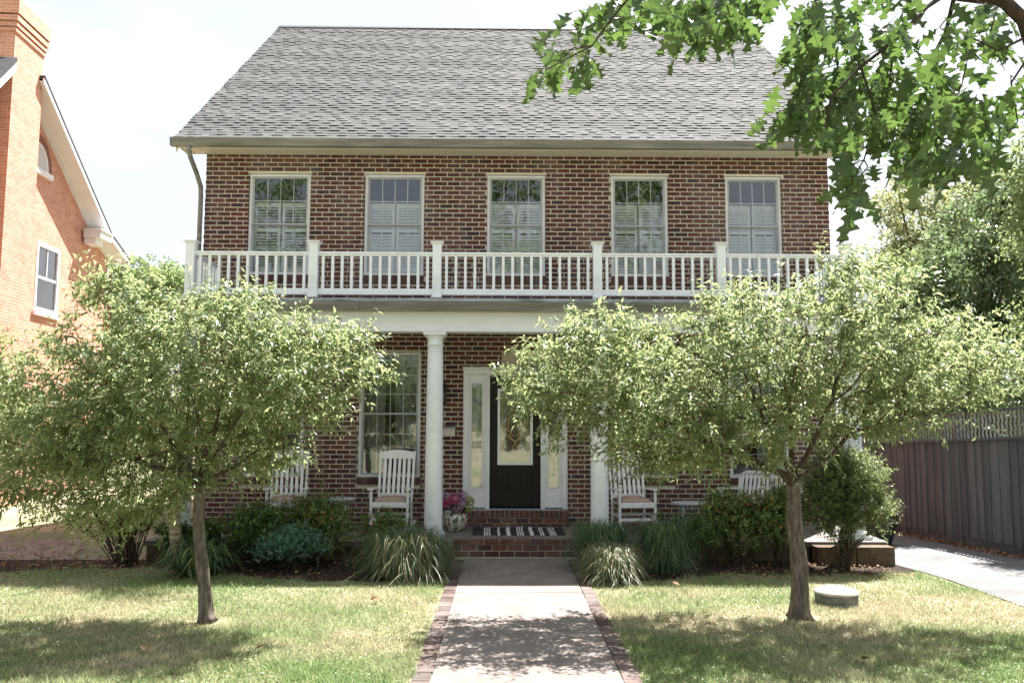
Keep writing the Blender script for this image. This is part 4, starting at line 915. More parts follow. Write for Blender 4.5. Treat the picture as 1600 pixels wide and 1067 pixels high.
shrub('hosta', place(300, 10.9), (.35, .3, .42), 60, 6, .14, M['darkshrub'], 'large leaved dark plant at the foot of the leftmost column', cat='plant', seed=39, L=(.1, .2), aspect=.6)
# multi-stemmed bush at far left
r9 = np.random.default_rng(41)
shrub('multi_stem_bush', place(205, 10.9), (.9, .6, 1.7), 1500, 9, .06, M['weep'], 'big arching bush with many thin dark stems at the left house corner', seed=41, stem=90, low=.3, L=(.12, .3),
      blobs=[(-.2, 0, 1.5, .8, .5, .35), (.3, 0, 1.7, .7, .5, .4), (-.7, 0, 1.1, .45, .35, .3), (.6, .1, 1.2, .4, .35, .35), (0, .1, 2.0, .7, .5, .35), (-.9, -.1, .75, .3, .25, .2), (0, -.1, .75, .6, .3, .3)])
# weeping tree behind the left front tree
def weeping(base, label, seed):
    r = np.random.default_rng(seed); root = empty('weeping_tree', base, label=label, cat='tree'); m = MB()
    m.tube([(.06, 0, 0), (.02, 0, .15), (-.06, 0, .4), (-.10, 0, .7), (-.09, 0, 1.0), (0, 0, 1.4), (.1, 0, 1.9), (.25, 0, 2.2)], [.11, .085, .075, .07, .07, .062, .05, .04], 14); P = []; D = []; Ls = []
    for i in range(46):
        a = r.uniform(0, 2*PI); reach = r.uniform(.3, 1.5)*(1.25 if math.cos(a) > 0 else .9); h0 = r.uniform(1.7, 2.35); dx, dy_ = math.cos(a)*reach, math.sin(a)*reach*.55
        c = np.array([.15, 0, 2.0]); pts = [c]
        for k in range(1, 6): t = k/5; pts.append(np.array([c[0]+dx*t, c[1]+dy_*t, h0-.1+.35*math.sin(t*2.2)]))
        m.tube(pts, np.linspace(.016, .005, 6), 5, cap=False)
        for s in range(7):
            q = pts[r.integers(2, 6)]+r.normal(size=3)*.05; ln = r.uniform(.4, 1.25); e = [q+np.array([dx*.12*t, dy_*.12*t, -ln*t+.05*t])+r.normal(size=3)*.012 for t in np.linspace(0, 1, 7)]
            m.tube(e, .002, 3, cap=False)
            for k in range(6): P.append(e[k]); D.append(e[k+1]-e[k]); Ls.append(np.linalg.norm(e[k+1]-e[k])*1.05)
    P = np.array(P); D = np.array(D); Ls = np.array(Ls); m.build('trunk', M['birchbark'], root)
    a, b, c, ln = shoots(P, D, Ls, 5, .05, r, 1.1, .9); leaves('crown', a, b, c, ln, ln*.45, M['weep'], root, .2, .3)
weeping(place(288, 10.5), 'weeping tree with pale banded curved trunk behind the left front tree', 51)
# ---- larger trees in the background
def cloud_tree(name, base, blobs, n, ls, mat, label, seed, trunk=(.15, 3), group='large trees around the houses', limbs=14, leafn=8, L=(.2, .5)):
    r = np.random.default_rng(seed); root = empty(name, base, label=label, cat='tree', group=group); B = np.array(base, float); bl = np.array(blobs, float); bl[:, :3] -= B
    sub = []                                       # sub-clumps spread over the lobes
    for b in bl:
        for i in range(16):
            u = norm(r.normal(size=3)); q = r.uniform(.45, 1.0); sub.append((*(b[:3]+u*q*b[3:]), *(b[3:]*r.uniform(.18, .36))))
    sub = np.array(sub); w = sub[:, 3]*sub[:, 4]*sub[:, 5]; k = r.choice(len(sub), n, p=w/w.sum()); u = norm(r.normal(size=(n, 3))); q = r.random((n, 1))**.5
    P0 = sub[k, :3]+u*q*sub[k, 3:]; D = norm(u*.8+np.array([0, 0, .2])+r.normal(size=(n, 3))*.4)
    P, LD, NN, ln = shoots(P0, D, r.uniform(*L, n), leafn, ls, r, .6, .9); leaves('crown', P, LD, NN, ln, ln*.5, mat, root, .15, .25)
    m = MB(); top = bl[:, :3].mean(0); m.tube([(0, 0, -.3), (0, 0, top[2]*.3), top*.6, top], [trunk[0]*1.3, trunk[0], trunk[0]*.8, trunk[0]*.35], 12)
    for i in range(limbs):
        e = sub[r.integers(len(sub)), :3]; s = top*r.uniform(.35, .8); m.tube([s, (s+e)/2+np.array([0, 0, .2]), e], [trunk[0]*.4, trunk[0]*.22, .015], 6, cap=False)
    m.build('trunk', M['barkdark'], root); return root
def IB(lst, Y): return [imblob(x, y, rx, ry, Y+d, None) for x, y, rx, ry, d in lst]
cloud_tree('olive_tree', (at(1440, 700, 24)[0], 24, 0), IB([(1430, 340, 75, 70, 0), (1400, 400, 50, 45, 1), (1500, 330, 80, 70, 0), (1560, 400, 90, 90, 1), (1470, 420, 80, 70, 0)], 24), 2600, .17, M['bgolive'], 'tall pale olive tree behind the fence right of the house', 61)
cloud_tree('glossy_tree', (at(1500, 700, 15.5)[0], 15.5, -.1), IB([(1500, 440, 85, 75, 0), (1560, 360, 75, 80, .3), (1430, 470, 60, 60, 0), (1580, 480, 60, 90, 0), (1520, 540, 90, 50, .2), (1600, 300, 50, 60, .4)], 15.5), 2600, .13, M['bgdark'], 'dark glossy leaved tree with several stems right behind the fence', 62, trunk=(.1, 3))
cloud_tree('pale_tree', (at(1390, 700, 18)[0], 18, -.2), IB([(1390, 450, 45, 60, 0), (1440, 430, 60, 50, 0), (1370, 540, 50, 70, 0), (1450, 560, 80, 70, 0)], 18), 1900, .12, M['bgleaf'], 'pale green tree between the house and the fence', 63, trunk=(.09, 3))
cloud_tree('edge_tree', (at(1680, 700, 13)[0], 13, 0), IB([(1630, 250, 45, 60, 0), (1620, 360, 45, 60, 0), (1640, 500, 50, 80, 0), (1660, 600, 70, 70, 0)], 13), 1500, .09, M['bgleaf'], 'leafy tree at the right edge of the picture beyond the fence', 64, trunk=(.12, 3))
cloud_tree('round_tree', (at(235, 700, 30)[0], 30, 0), IB([(215, 430, 45, 30, 0), (260, 440, 50, 40, 0), (190, 470, 50, 45, 0), (290, 470, 55, 45, 0), (230, 540, 90, 70, 0)], 30), 1900, .2, M['bgleaf'], 'green tree in the gap between the two houses', 65)
cloud_tree('shade_tree', (at(-60, 700, 13.5)[0], 13.5, 0), IB([(-20, 640, 60, 90, 0), (40, 680, 60, 70, 0), (-60, 560, 60, 80, 0), (110, 720, 55, 50, 0)], 13.5), 1500, .08, M['weep'], 'tree at the left edge in front of the neighbouring house', 66, trunk=(.1, 3))
cloud_tree('hedge_tree', (at(1330, 700, 26)[0], 26, 0), IB([(1340, 600, 60, 60, 0), (1400, 650, 90, 60, 0), (1500, 640, 110, 70, 0), (1600, 640, 90, 70, 0)], 26), 2400, .22, M['bgdark'], 'dark low tree mass behind the lattice of the fence', 67)
for i, (y, lbl) in enumerate(((12.3, 'dark hedge bush just behind the fence at the right edge'), (14.6, 'dark hedge bush behind the middle of the lattice fence'), (17.2, 'dark hedge bush behind the far end of the lattice fence'))):
    shrub('hedge_bush', (8.7, y, 0), (1.0, 1.2, 2.3), 700, 9, .09, M['bgdark'], lbl, group='hedge bushes behind the fence', seed=90+i, L=(.1, .3))
# trees across the street, seen only in the window glass
for i, (x, y, h, w) in enumerate(((-14.5, -25, 22, 3.2), (.6, -26, 22, 3.1), (8.6, -24, 21, 3.0), (-22, -36, 7, 4), (-9, -38, 5.5, 4), (1, -38, 6, 4), (12, -37, 6, 4.5), (23, -36, 7, 4))):
    bl = [(x+dx*w, y+dy_, h*z, rx*w, rx*w, rx*w*(1.9 if h > 10 else .9)) for dx, dy_, z, rx in ((0, 0, .62, 1.0), (-.7, 0, .45, .7), (.7, .5, .5, .75), (.1, 0, .85, .75))]
    cloud_tree('street_tree', (x, y, 0), bl, 900, .35, M['bgleaf'], ['tall street tree mirrored in the leftmost upstairs window', 'tall street tree mirrored in the middle upstairs window', 'tall street tree mirrored in the second upstairs window from the right', 'low broad street tree farthest left across the street', 'low broad street tree left of centre across the street', 'low broad street tree mirrored in the front door glass', 'low broad street tree mirrored in the right porch windows', 'low broad street tree farthest right across the street'][i], 70+i, trunk=(.3, 3), L=(.4, 1), group='trees across the street')
# ------------------------------------------------------------------ oak limb overhead
HALF = [(0, .012), (.09, .03), (.14, .13), (.21, .19), (.24, .10), (.30, .10), (.36, .27), (.45, .40), (.455, .28), (.49, .15), (.55, .14), (.60, .27), (.70, .38), (.705, .26), (.72, .13), (.79, .11), (.84, .18), (.92, .22), (.90, .12), (.93, .05), (1.0, .004)]
def oak_leaves(name, P, D, Nn, L, r, mat, parent):
    T = np.array([t for t, w in HALF]); Wd = np.array([w for t, w in HALF]); k = len(T); n = len(P)
    D = norm(D); S = norm(np.cross(D, Nn)); Nn = np.cross(S, D); L = L[:, None, None]
    cv = r.uniform(.1, .75, (n, 1, 1)); fd = r.uniform(.05, .8, (n, 1, 1)); wv = r.uniform(.66, .95, (n, 1, 1)); wob = r.uniform(0, 6, (n, 1, 1)); tw = r.uniform(-.5, .5, (n, 1, 1))
    t = T[None, :, None]; w = Wd[None, :, None]
    def pt(sg):
        z = -cv*t**2+fd*w*wv+.05*np.sin(wob+9*t+sg)*(w > .05)+tw*sg*w*t
        return P[:, None]+D[:, None]*t*L+S[:, None]*(sg*w*wv)*L+Nn[:, None]*z*L
    mid = P[:, None]+D[:, None]*t*L+Nn[:, None]*(-cv*t**2)*L
    V = np.concatenate([mid, pt(1), pt(-1)], 1); b = (np.arange(n)*3*k)[:, None]; i = np.arange(k-1)
    f1 = np.stack([i, i+1, k+i+1, k+i], 1).reshape(1, -1); f2 = np.stack([i+1, i, 2*k+i, 2*k+i+1], 1).reshape(1, -1)
    Fc = np.concatenate([(b+f1).reshape(-1, 4), (b+f2).reshape(-1, 4)]); return npmesh(name, V.reshape(-1, 3), Fc, mat, parent, smooth=True)
oakr = np.random.default_rng(81); oak = empty('oak_tree', (3.75, 4.6, 0), label='big oak whose lobed leaves and limb hang into the upper right', cat='tree', group='large trees around the houses'); OB = np.array([3.75, 4.6, 0])
def A(x, y, Y=4.6): return at(x, y, Y)
m = MB(); m.tube([(0, 0, -.1), (.02, 0, .5), (0, 0, 1.6), (.02, 0, 3.0), (.1, 0, 4.2), (.3, .1, 6)], [.34, .26, .23, .22, .2, .15], 18)
limb = [OB+np.array([-.02, 0, 2.3]), OB+np.array([-.2, 0, 2.75]), A(1700, 260), A(1640, 150), A(1616, 80), A(1600, 32), A(1566, 0), A(1500, -8), A(1420, -22), A(1300, -50, 4.5), A(1150, -60, 4.4), A(1000, -50, 4.3)]
m.tube([p-OB for p in limb], [.17, .12, .085, .06, .042, .040, .040, .038, .034, .026, .018, .010], 10)
br = [([(1480, -10, 4.6), (1450, 10, 4.5), (1400, 62, 4.4), (1345, 105, 4.3), (1300, 150, 4.25), (1285, 215, 4.2)], .015),
      ([(1492, -8, 4.6), (1478, 50, 4.7), (1452, 100, 4.8), (1440, 160, 4.85), (1432, 240, 4.9), (1400, 285, 4.9)], .013),
      ([(1000, -50, 4.3), (985, -5, 4.3), (955, 30, 4.25), (925, 72, 4.2), (880, 95, 4.15), (855, 108, 4.1)], .009),
      ([(1150, -60, 4.4), (1120, -10, 4.5), (1080, 30, 4.6), (1060, 60, 4.6)], .008), ([(1300, -50, 4.5), (1270, 10, 4.6), (1262, 70, 4.6), (1250, 130, 4.65), (1240, 190, 4.7)], .010),
      ([(1450, 100, 4.8), (1500, 150, 4.9), (1530, 200, 5.0), (1545, 250, 5.0)], .008), ([(1345, 105, 4.3), (1370, 180, 4.4), (1350, 250, 4.4), (1325, 290, 4.45)], .007),
      ([(1600, 60, 4.6), (1560, 80, 4.4), (1520, 60, 4.3), (1510, 100, 4.3)], .008), ([(1606, 90, 4.6), (1580, 130, 4.6), (1590, 190, 4.7), (1560, 230, 4.7)], .007),
      ([(1560, 4, 4.6), (1545, 60, 4.9), (1570, 110, 5.0)], .006), ([(1432, 240, 4.9), (1480, 270, 4.9), (1510, 275, 4.9)], .005), ([(1150, -60, 4.4), (1200, -20, 4.8), (1190, 20, 4.9)], .006),
      ([(1000, -50, 4.3), (1010, -10, 4.5), (1000, 30, 4.6)], .006), ([(1262, 70, 4.6), (1310, 100, 4.9), (1300, 190, 5.0), (1290, 230, 5.0)], .006), ([(1400, 62, 4.4), (1390, 120, 4.7), (1400, 200, 4.8)], .006)]
for pts, r0 in br: q = [A(*p)-OB for p in pts]; m.tube(q, np.linspace(r0, r0*.35, len(q)), 6, cap=False)
CL = [(880, 95, 42, 18, 7), (860, 118, 30, 14, 4), (915, 62, 30, 28, 6), (950, 20, 35, 22, 9), (1010, 15, 40, 30, 13), (1060, 35, 35, 35, 13), (1100, 55, 35, 30, 12), (1130, 20, 45, 25, 12), (1085, 5, 60, 18, 12), (1180, 5, 45, 14, 9), (1160, 45, 22, 18, 5),
      (1255, 75, 30, 35, 16), (1275, 130, 35, 35, 20), (1245, 185, 26, 30, 16), (1280, 195, 35, 30, 16), (1330, 120, 50, 50, 26), (1340, 190, 50, 35, 22), (1390, 130, 45, 40, 20), (1420, 190, 45, 40, 22), (1375, 60, 45, 30, 11), (1440, 245, 40, 28, 17),
      (1490, 180, 45, 40, 20), (1535, 195, 30, 30, 11), (1500, 245, 36, 26, 13), (1465, 140, 35, 35, 13), (1345, 285, 34, 22, 10), (1335, 315, 22, 16, 5), (845, 122, 18, 10, 3), (1320, 262, 25, 18, 4), (1520, 75, 28, 35, 7), (1570, 75, 28, 30, 8), (1590, 140, 20, 30, 5), (1300, 20, 40, 22, 8), (1400, 0, 45, 16, 6), (1540, 20, 30, 14, 4), (1290, 60, 30, 30, 8), (1480, 40, 22, 18, 3)]
P = []; D = []; NN = []; Lf = []
for (cx, cy, rx, ry, n) in CL:
    Yc = 4.55+oakr.uniform(-.35, .35); n = int(n*1.85)
    for i in range(n):
        u = oakr.normal(size=2)*.55; x = cx+u[0]*rx; y = cy-12+u[1]*ry; Yl = Yc+oakr.normal()*.18; p = A(x, y, Yl)-OB; P.append(p)
        D.append([oakr.normal()*.55+(u[0]*.35), oakr.normal()*.45, -1+oakr.normal()*.35]); NN.append([oakr.normal()*.6, -.6+oakr.normal()*.6, .5+oakr.normal()*.5]); Lf.append(oakr.uniform(.12, .195))
    # twig into the cluster
    c0 = A(cx, cy-12, Yc)-OB
    alls = [A(*q)-OB for pts, _ in br for q in pts]; nr = min(alls, key=lambda q: np.linalg.norm(q-c0)); m.tube([nr, (nr+c0)/2+oakr.normal(size=3)*.02, c0], [.004, .003, .002], 4, cap=False)
    for i in range(min(n, 8)): m.tube([c0, np.array(P[-1-i])], [.0018, .0012], 3, cap=False)
m.build('trunk', M['barkdark'], oak)
oak_leaves('crown', np.array(P), np.array(D), np.array(NN), np.array(Lf), oakr, M['oak'], oak)
# ------------------------------------------------------------------ hydrangeas in the pot
r = np.random.default_rng(91); hb_ = empty('flower_bouquet', (-.70, 12.16, pz+.28), label='pink, purple and white hydrangeas filling the painted porch pot', cat='flowers')
HM = {k: mk_leaf('petal '+k, st, tr, .3, .6, .2) for k, st, tr in (('magenta', [(0, (.45, .05, .16)), (1, (.6, .12, .28))], (.6, .1, .3)), ('lilac', [(0, (.30, .17, .30)), (.5, (.42, .28, .42)), (1, (.5, .38, .48))], (.5, .3, .5)), ('white', [(0, (.5, .5, .48)), (1, (.7, .7, .68))], (.6, .6, .6)), ('green', [(0, (.28, .30, .12)), (1, (.42, .42, .2))], (.4, .4, .15)))}
for (x, y, z, rad, c) in ((-.12, -.06, .10, .09, 'magenta'), (.0, -.10, .18, .085, 'magenta'), (.10, -.06, .12, .095, 'lilac'), (.03, -.12, .06, .09, 'lilac'), (-.14, -.08, .03, .08, 'white'), (-.07, -.1, -.01, .07, 'white'), (.20, -.04, .06, .08, 'green'), (.12, .02, .22, .08, 'lilac'), (-.12, .03, .2, .09, 'lilac'), (.22, 0, .15, .07, 'green'), (-.2, .0, .1, .07, 'magenta')):
    n = 90; u = norm(r.normal(size=(n, 3))); ctr = np.array([x, y, z])+u*rad*[1, 1, .85]; P = []; D = []; NN = []
    a = norm(np.cross(u, norm(r.normal(size=(n, 3))))); b = np.cross(u, a)
    for k in range(4): t = k*PI/2; P.append(ctr); D.append(a*math.cos(t)+b*math.sin(t)+u*.3); NN.append(u)
    leaves('flower_head', np.vstack(P), np.vstack(D), np.vstack(NN), .02, .019, HM[c], hb_, .1, .1)
n = 26; a = r.uniform(0, 6.28, n); P = np.stack([np.cos(a)*.1, np.sin(a)*.1, a*0+.03], 1); leaves('leaves', P, np.stack([np.cos(a), np.sin(a), r.uniform(-.2, .8, n)], 1), np.tile([0, 0, 1.], (n, 1)), .13, .075, M['darkshrub'], hb_)
# ------------------------------------------------------------------ black pot behind the right column
bp = place(1368, 13.3); pr = empty('planter', (bp[0]+.0, 13.3, float(gz(bp[0], 13.3))+.012), label='black planter with pale twiggy plant on the driveway by the house corner', cat='planter')
m = MB(); m.lathe([(.01, 0), (.17, 0), (.18, .02), (.25, .25), (.30, .48), (.32, .50), (.32, .53), (.29, .53), (.27, .47), (.01, .46)], n=32); m.build('pot', M['darkmetal'], pr)
n = 60; a = r.uniform(0, 6.28, n); P0 = np.stack([np.cos(a)*.1, np.sin(a)*.1, a*0+.47], 1); D0 = norm(np.stack([np.cos(a), np.sin(a)*.8, r.uniform(.2, 1.4, n)], 1))
a_, b_, c_, l_ = shoots(P0, D0, r.uniform(.15, .45, n), 9, .07, r, .8); leaves('foliage', a_, b_, c_, l_, l_*.25, mk_leaf('dusty pink leaf', [(0, (.12, .12, .07)), (.5, (.3, .22, .18)), (1, (.45, .35, .28))], (.4, .3, .2), .25), pr)
# ------------------------------------------------------------------ concrete well cap
wc = place(1299, 8.75); w0 = empty('well_cap', (wc[0], 8.75, 0), label='round concrete well cap with domed lid on the right lawn', cat='well cap')
m = MB(); m.lathe([(.01, -.03), (.212, -.03), (.215, .0), (.213, .05), (.216, .105), (.205, .11), (.01, .11)], n=48)
mw_ = simple('stained concrete ring', [(.25, (.07, .075, .068)), (.5, (.14, .145, .135)), (.62, (.22, .215, .20)), (.85, (.2, .14, .105))], 7, .9, .5, stretch=(1, 1, 2)); m.build('ring', mw_, w0, bevel=.004)
m = MB(); m.lathe([(.22, .111), (.226, .117), (.226, .130), (.21, .143), (.16, .163), (.09, .178), (.04, .184), (.002, .186)], n=48); m.build('lid', simple('pale concrete lid', [(.3, (.34, .33, .31)), (.7, (.52, .50, .47))], 9, .9, .4), w0)
# ------------------------------------------------------------------ fence along the driveway
FX = 7.2; fence = empty('board_fence', (FX, 13, 0), label='tall grey vertical board fence with lattice top along the driveway', cat='fence')
def ftop(y): return 1.68-.045*(y-11.3)
m = MB(); y = 7.0; k = 0; rf_ = np.random.default_rng(5)
while y < 21:
    w = rf_.uniform(.085, .15); xo = FX+(0 if k % 2 else .012)+rf_.uniform(-.003, .003); z0 = float(gz(FX, y))+.13+rf_.uniform(-.02, .02)
    m.box(xo, xo+.018, y, y+w+(.006 if k % 2 else -.004), z0, ftop(y)-.004); y += w; k += 1
for v in range(len(m.v)): m.v[v] = (m.v[v][0]-FX, m.v[v][1]-13, m.v[v][2])
m.build('boards', M['fence'], fence)
for nm, xo, w_, h_, zf in (('cap_rail', -.005, .07, .035, lambda y: ftop(y)), ('lattice_rail', .01, .05, .035, lambda y: ftop(y)+.41), ('kick_board', .035, .03, .16, lambda y: float(gz(FX, y))+.07)):
    m = MB()
    for y in np.arange(7, 21, .5): m.bar((xo, y-13, zf(y)), (xo, y+.502-13, zf(y+.5)), w_, h_)
    m.build(nm, M['fence'], fence)
for y in np.arange(7.6, 21, 1.79):
    m = MB(); m.box(-.0, .085, y-13, y+.09-13, -.4, ftop(y)+.46); m.build('post', M['fence'], fence)
m = MB(); y = 7.0
while y < 20.9:                                  # wavy spindle lattice
    for zz in range(6):
        z0 = ftop(y)+.018+zz*.063; o_ = .012 if zz % 2 else -.012
        m.bar((.01, y+o_-13, z0), (.01, y-o_-13, z0+.063), .014, .026, up=(1, 0, 0))
    y += .098
m.build('lattice', mk_board('pale lattice wood', [(0, (.22, .22, .22)), (1, (.34, .34, .335))]), fence)
# leaf litter along the fence
def litter(name, n, xr, yr, mat, seed, ls=.05, label=None, dz=.02):
    q = np.random.default_rng(seed); X = xr(q, n); Y = yr(q, n); P = np.stack([X, Y, gz(X, Y)+dz+q.uniform(0, .012, n)], 1); D = q.normal(size=(n, 3))*[1, 1, .15]; NN = np.array([0, 0, 1.])+q.normal(size=(n, 3))*.4
    l = ls*q.uniform(.6, 1.3, n); o = leaves(name, P, D, NN, l, l*.6, mat, None, .2, -.15); tag(o, label, 'leaf litter', kind='stuff'); return o
M['litter'] = mk_leaf('dry leaf', [(0, (.14, .075, .04)), (.5, (.28, .16, .09)), (1, (.42, .28, .17))], (.3, .15, .05), .15, .8, .2)
litter('leaf_litter', 1500, lambda q, n: 7.14-np.abs(q.normal(size=n))*.10, lambda q, n: q.uniform(8, 16, n), M['litter'], 1, label='dry brown leaves gathered along the foot of the fence')
litter('leaf_litter', 1400, lambda q, n: np.concatenate([q.uniform(-6.2, -.8, n//2), q.uniform(1.4, 5.0, n-n//2)]), lambda q, n: q.uniform(9.95, 11.2, n), M['litter'], 2, .045, 'dry leaves scattered over the mulch beds', .02)
litter('leaf_litter', 900, lambda q, n: q.uniform(-8, -4.6, n), lambda q, n: 10.6+np.abs(q.normal(size=n))*1.1, M['litter'], 5, .05, 'dry leaves strewn under the many stemmed bush at the left corner', .02)
# ------------------------------------------------------------------ lawn blades
def lawn(n, seed):
    q = np.random.default_rng(seed); X = []; Y = []
    yy = 1/(1/12.2+(1/4.6-1/12.2)*q.random(n*2)); xx = q.uniform(-1, 1, n*2)*(yy*.72+.5)
    ok = (xx < -.665+.02*np.sin(yy*13)+.015*q.normal(size=n*2)) | (xx > 1.035+.02*np.sin(yy*11)+.015*q.normal(size=n*2)); ok &= xx < 5.28+.05*np.sin(yy*3); ok &= yy < np.where((xx > -5.0) | (yy < 11.2), bed_edge(xx)+q.normal(size=len(xx))*.05, 30); ok &= ~((xx < -4.9) & (yy > 11.1)); ok &= np.hypot(xx-wc[0], yy-8.75) > .225
    ok &= np.hypot(xx-rb[0], yy-8.12) > .14+.1*q.random(len(xx)); ok &= np.hypot(xx-lb[0], yy-7.95) > .12+.12*q.random(len(xx))
    return xx[ok][:n], yy[ok][:n], q
X, Y, q = lawn(330000, 1); n = len(X); a = q.uniform(0, 2*PI, n); h = q.uniform(.016, .052, n)*(.6+.8*(np.sin(X*2.1+np.sin(Y*5))*np.sin(Y*1.7+1+np.sin(X*4.3))*.5+.5)+.5*(np.sin(X*9+3*np.sin(Y*2.3))*np.sin(Y*11+2*np.sin(X*3.1)) > .55)); w = q.uniform(.003, .006, n)
base = np.stack([X, Y, gz(X, Y)-.002], 1); sd = np.stack([np.cos(a), np.sin(a), a*0], 1)*w[:, None]; tip = base+np.stack([q.normal(size=n)*.5, q.normal(size=n)*.5, np.ones(n)], 1)*h[:, None]
V = np.stack([base-sd, base+sd, tip], 1).reshape(-1, 3); Fc = np.arange(3*n).reshape(-1, 3); tag(npmesh('lawn_grass', V, Fc, M['grass']), 'short patchy lawn of green and straw coloured grass', 'grass', kind='stuff')
X, Y, q = lawn(60000, 2); n = len(X); P = np.stack([X, Y, gz(X, Y)+q.uniform(.008, .03, n)], 1)
o = leaves('clover', P, q.normal(size=(n, 3))*[1, 1, .2], np.array([0, 0, 1.])+q.normal(size=(n, 3))*.35, q.uniform(.012, .032, n), q.uniform(.008, .018, n), mk_leaf('clover leaf', [(0, (.07, .12, .035)), (.7, (.13, .20, .06)), (1, (.3, .26, .13))], (.3, .42, .12), .35), None, .1, .1); tag(o, 'small clover and weed leaves scattered through the lawn', 'ground cover', kind='stuff')
f0 = None
for i, (x, y) in enumerate(((577, 938), (588, 830+110), (1062, 915), (1290, 1010), (1345, 1030), (398, 1014), (1428, 903), (232, 1018), (1090, 1018))):
    p = gp_(x, y, .03)
    if f0 is None: f0 = leaves('fallen_leaf', np.zeros((1, 3)), np.array([[1, 0, .2]]), np.array([[0, .3, 1]]), .09, .06, M['litter'], None, .35, -.2); o = f0
    else: o = f0.copy(); C.objects.link(o)
    o.location = (float(p[0]), float(p[1]), .035); o.rotation_euler = (0, 0, i*1.3); tag(o, 'dry brown leaf lying on the lawn', 'leaf', 'dry leaves on the lawn')
# ------------------------------------------------------------------ neighbouring house (local y runs into depth, local x towards us)
nh = empty('neighbour_house', (-11.1, 18.3, 0), math.radians(3.8), 'orange pink brick house with tall chimney at the left edge', 'house')
nw = (1.16, 2.32, 4.47, 6.13)
m = MB()
def npoly(m, pts, x0, x1, mi=0): m.prism(pts, x0, x1, mi, axis='x')
# gable wall built round the window opening
npoly(m, [(-6, -.3), (nw[0], -.3), (nw[0], 9.0), (-.4, 10.0), (-6, 4.4)], -.25, 0)
npoly(m, [(nw[0], -.3), (nw[1], -.3), (nw[1], nw[2]), (nw[0], nw[2])], -.25, 0); npoly(m, [(nw[0], nw[3]), (nw[1], nw[3]), (nw[1], 8.22), (nw[0], 9.0)], -.25, 0)
npoly(m, [(nw[1], -.3), (5.21, -.3), (5.21, 6.62), (4.28, 6.92), (nw[1], 8.22)], -.25, 0)
m.box(-9, -.25, 4.95, 5.21, -.3, 6.55); m.box(-9, -.25, -6, -5.75, -.3, 4.6)
m.build('wall', M['nbrick'], nh)
m = MB(); m.box(.001, .35, -1.02, .25, -.3, 10.62); m.build('chimney', M['nbrick'], nh)
m = MB()
for k, (e, z0, z1) in enumerate(((.03, 10.30, 10.38), (.05, 10.42, 10.50), (.07, 10.54, 10.66), (.09, 10.70, 11.02))): m.box(.001-.05-e, .35+e, -1.02-e, .25+e, z0, z1)
m.build('chimney_corbel', M['nbrick'], nh)
# roof: back slope with a flared lower part, front slope
m = MB(); e0, e1 = -9.0, .48
prof = [(.10, 9.80), (1.7, 8.72), (2.96, 7.88), (4.28, 7.02), (5.0, 6.78), (5.6, 6.58)]
dn = lambda p, t: [(a, b-t) for a, b in p]
npoly(m, prof+dn(prof, .06)[::-1], e0, e1); m.prism([(-6.6, 3.9), (-.42, 10.16), (.10, 9.80), (.10, 9.72), (-.42, 10.06), (-6.6, 3.82)], e0, .002, axis='x'); m.prism([(-6.6, 3.9), (-1.12, 9.68), (-1.12, 9.58), (-6.6, 3.8)], .003, e1, axis='x')
m.build('roof', M['roofdark'], nh)
m = MB()
npoly(m, dn(prof, .062)+dn(prof, .19)[::-1], e1-.05, e1-.01); npoly(m, dn(prof, .125)+dn(prof, .25)[::-1], .001, .05)
m.prism([(-6.6, 3.78), (-1.12, 9.56), (-1.12, 9.36), (-6.6, 3.58)], e1-.05, e1-.01, axis='x')
m.build('bargeboard', M['white'], nh)
m = MB(); npoly(m, dn(prof, .13)+dn(prof, .15)[::-1], .051, e1-.052); m.prism([(-6.6, 3.64), (-1.12, 9.42), (-1.12, 9.40), (-6.6, 3.62)], .051, e1-.052, axis='x'); m.build('soffit', M['white'], nh)
m = MB(); m.box(.051, .50, 3.45, 4.2, 6.74, 6.93); m.box(.051, .54, 3.42, 4.24, 6.931, 6.98); m.box(.051, .36, 3.5, 4.0, 6.58, 6.739); m.build('cornice_return', M['white'], nh, bevel=.01)
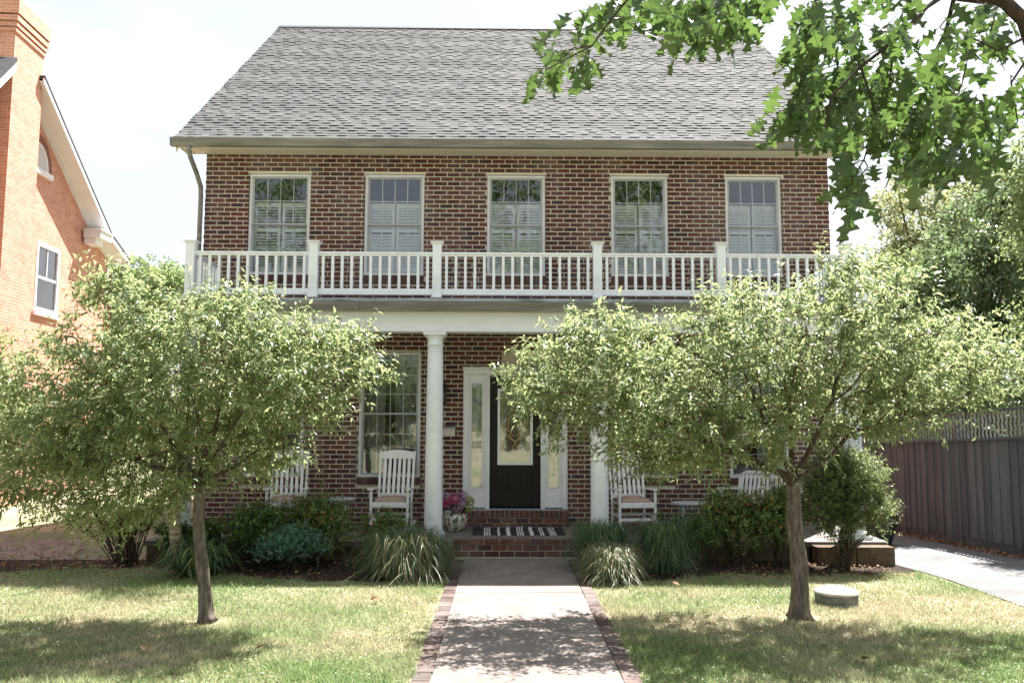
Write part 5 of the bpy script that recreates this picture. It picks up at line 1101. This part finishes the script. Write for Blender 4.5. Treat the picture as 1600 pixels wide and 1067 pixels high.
m = MB(); m.tube([(.12, 5.35, 6.4), (.08, 5.26, 6.2), (.08, 5.24, .1)], .05, 10); m.build('downspout', simple('rust downspout', [(.3, (.25, .10, .07)), (.7, (.35, .16, .11))], 5, .5, .1), nh)
m = MB(); a, b, c, d = nw; f = .09
m.box(-.08, .012, a, a+f, c, d); m.box(-.08, .012, b-f, b, c, d); m.box(-.08, .012, a+f, b-f, d-f, d); m.box(-.08, .012, a+f, b-f, c, c+f); mid = (c+d)/2; m.box(-.05, -.01, a+f, b-f, mid-.03, mid+.03); m.box(-.04, -.015, (a+b)/2-.015, (a+b)/2+.015, mid+.03, d-f)
nwin = m.build('window', M['white'], nh)
m = MB(); m.add([(-.03, a+f, c+f), (-.03, b-f, c+f), (-.03, b-f, d-f), (-.03, a+f, d-f)], [(0, 1, 2, 3)]); m.build('pane', M['glass'], nwin)
m = MB(); m.box(-.13, .07, a-.06, b+.06, c-.11, c-.001); m.build('window_sill', M['white'], nwin)
m = MB(); m.box(-.06, -.055, a+f, b-f, c+f, d-f); m.build('blind', M['white'], nwin)
m = MB(); ac, az = .95, 7.85; m.prism([(ac+.52*math.cos(t), az+.64*math.sin(t)) for t in np.linspace(0, PI, 17)], .001, .02, axis='x'); aw = m.build('arched_window', M['white'], nh)
m = MB(); m.prism([(ac+.44*math.cos(t), az+.04+.54*math.sin(t)) for t in np.linspace(0, PI, 17)], .021, .025, axis='x'); m.build('pane', simple('pale louvre board', [(.3, (.5, .5, .49)), (.7, (.6, .6, .6))], 4, .6, .2, stretch=(1, 1, 9)), aw)
m = MB(); m.box(.001, .09, ac-.6, ac+.64, az-.13, az-.001); m.build('window_sill', M['white'], aw)
m = MB(); tt = np.linspace(0, PI, 17)
for t0_, t1_ in zip(tt[:-1], tt[1:]):
    q = [(ac+ra*math.cos(t), az+rz_*math.sin(t)) for t, ra, rz_ in ((t0_, .54, .66), (t1_, .54, .66), (t1_, .70, .84), (t0_, .70, .84))]
    m.add([(.014, *p) for p in q], [(3, 2, 1, 0)])
m.build('brick_arch', M['nbrick2'], nh)
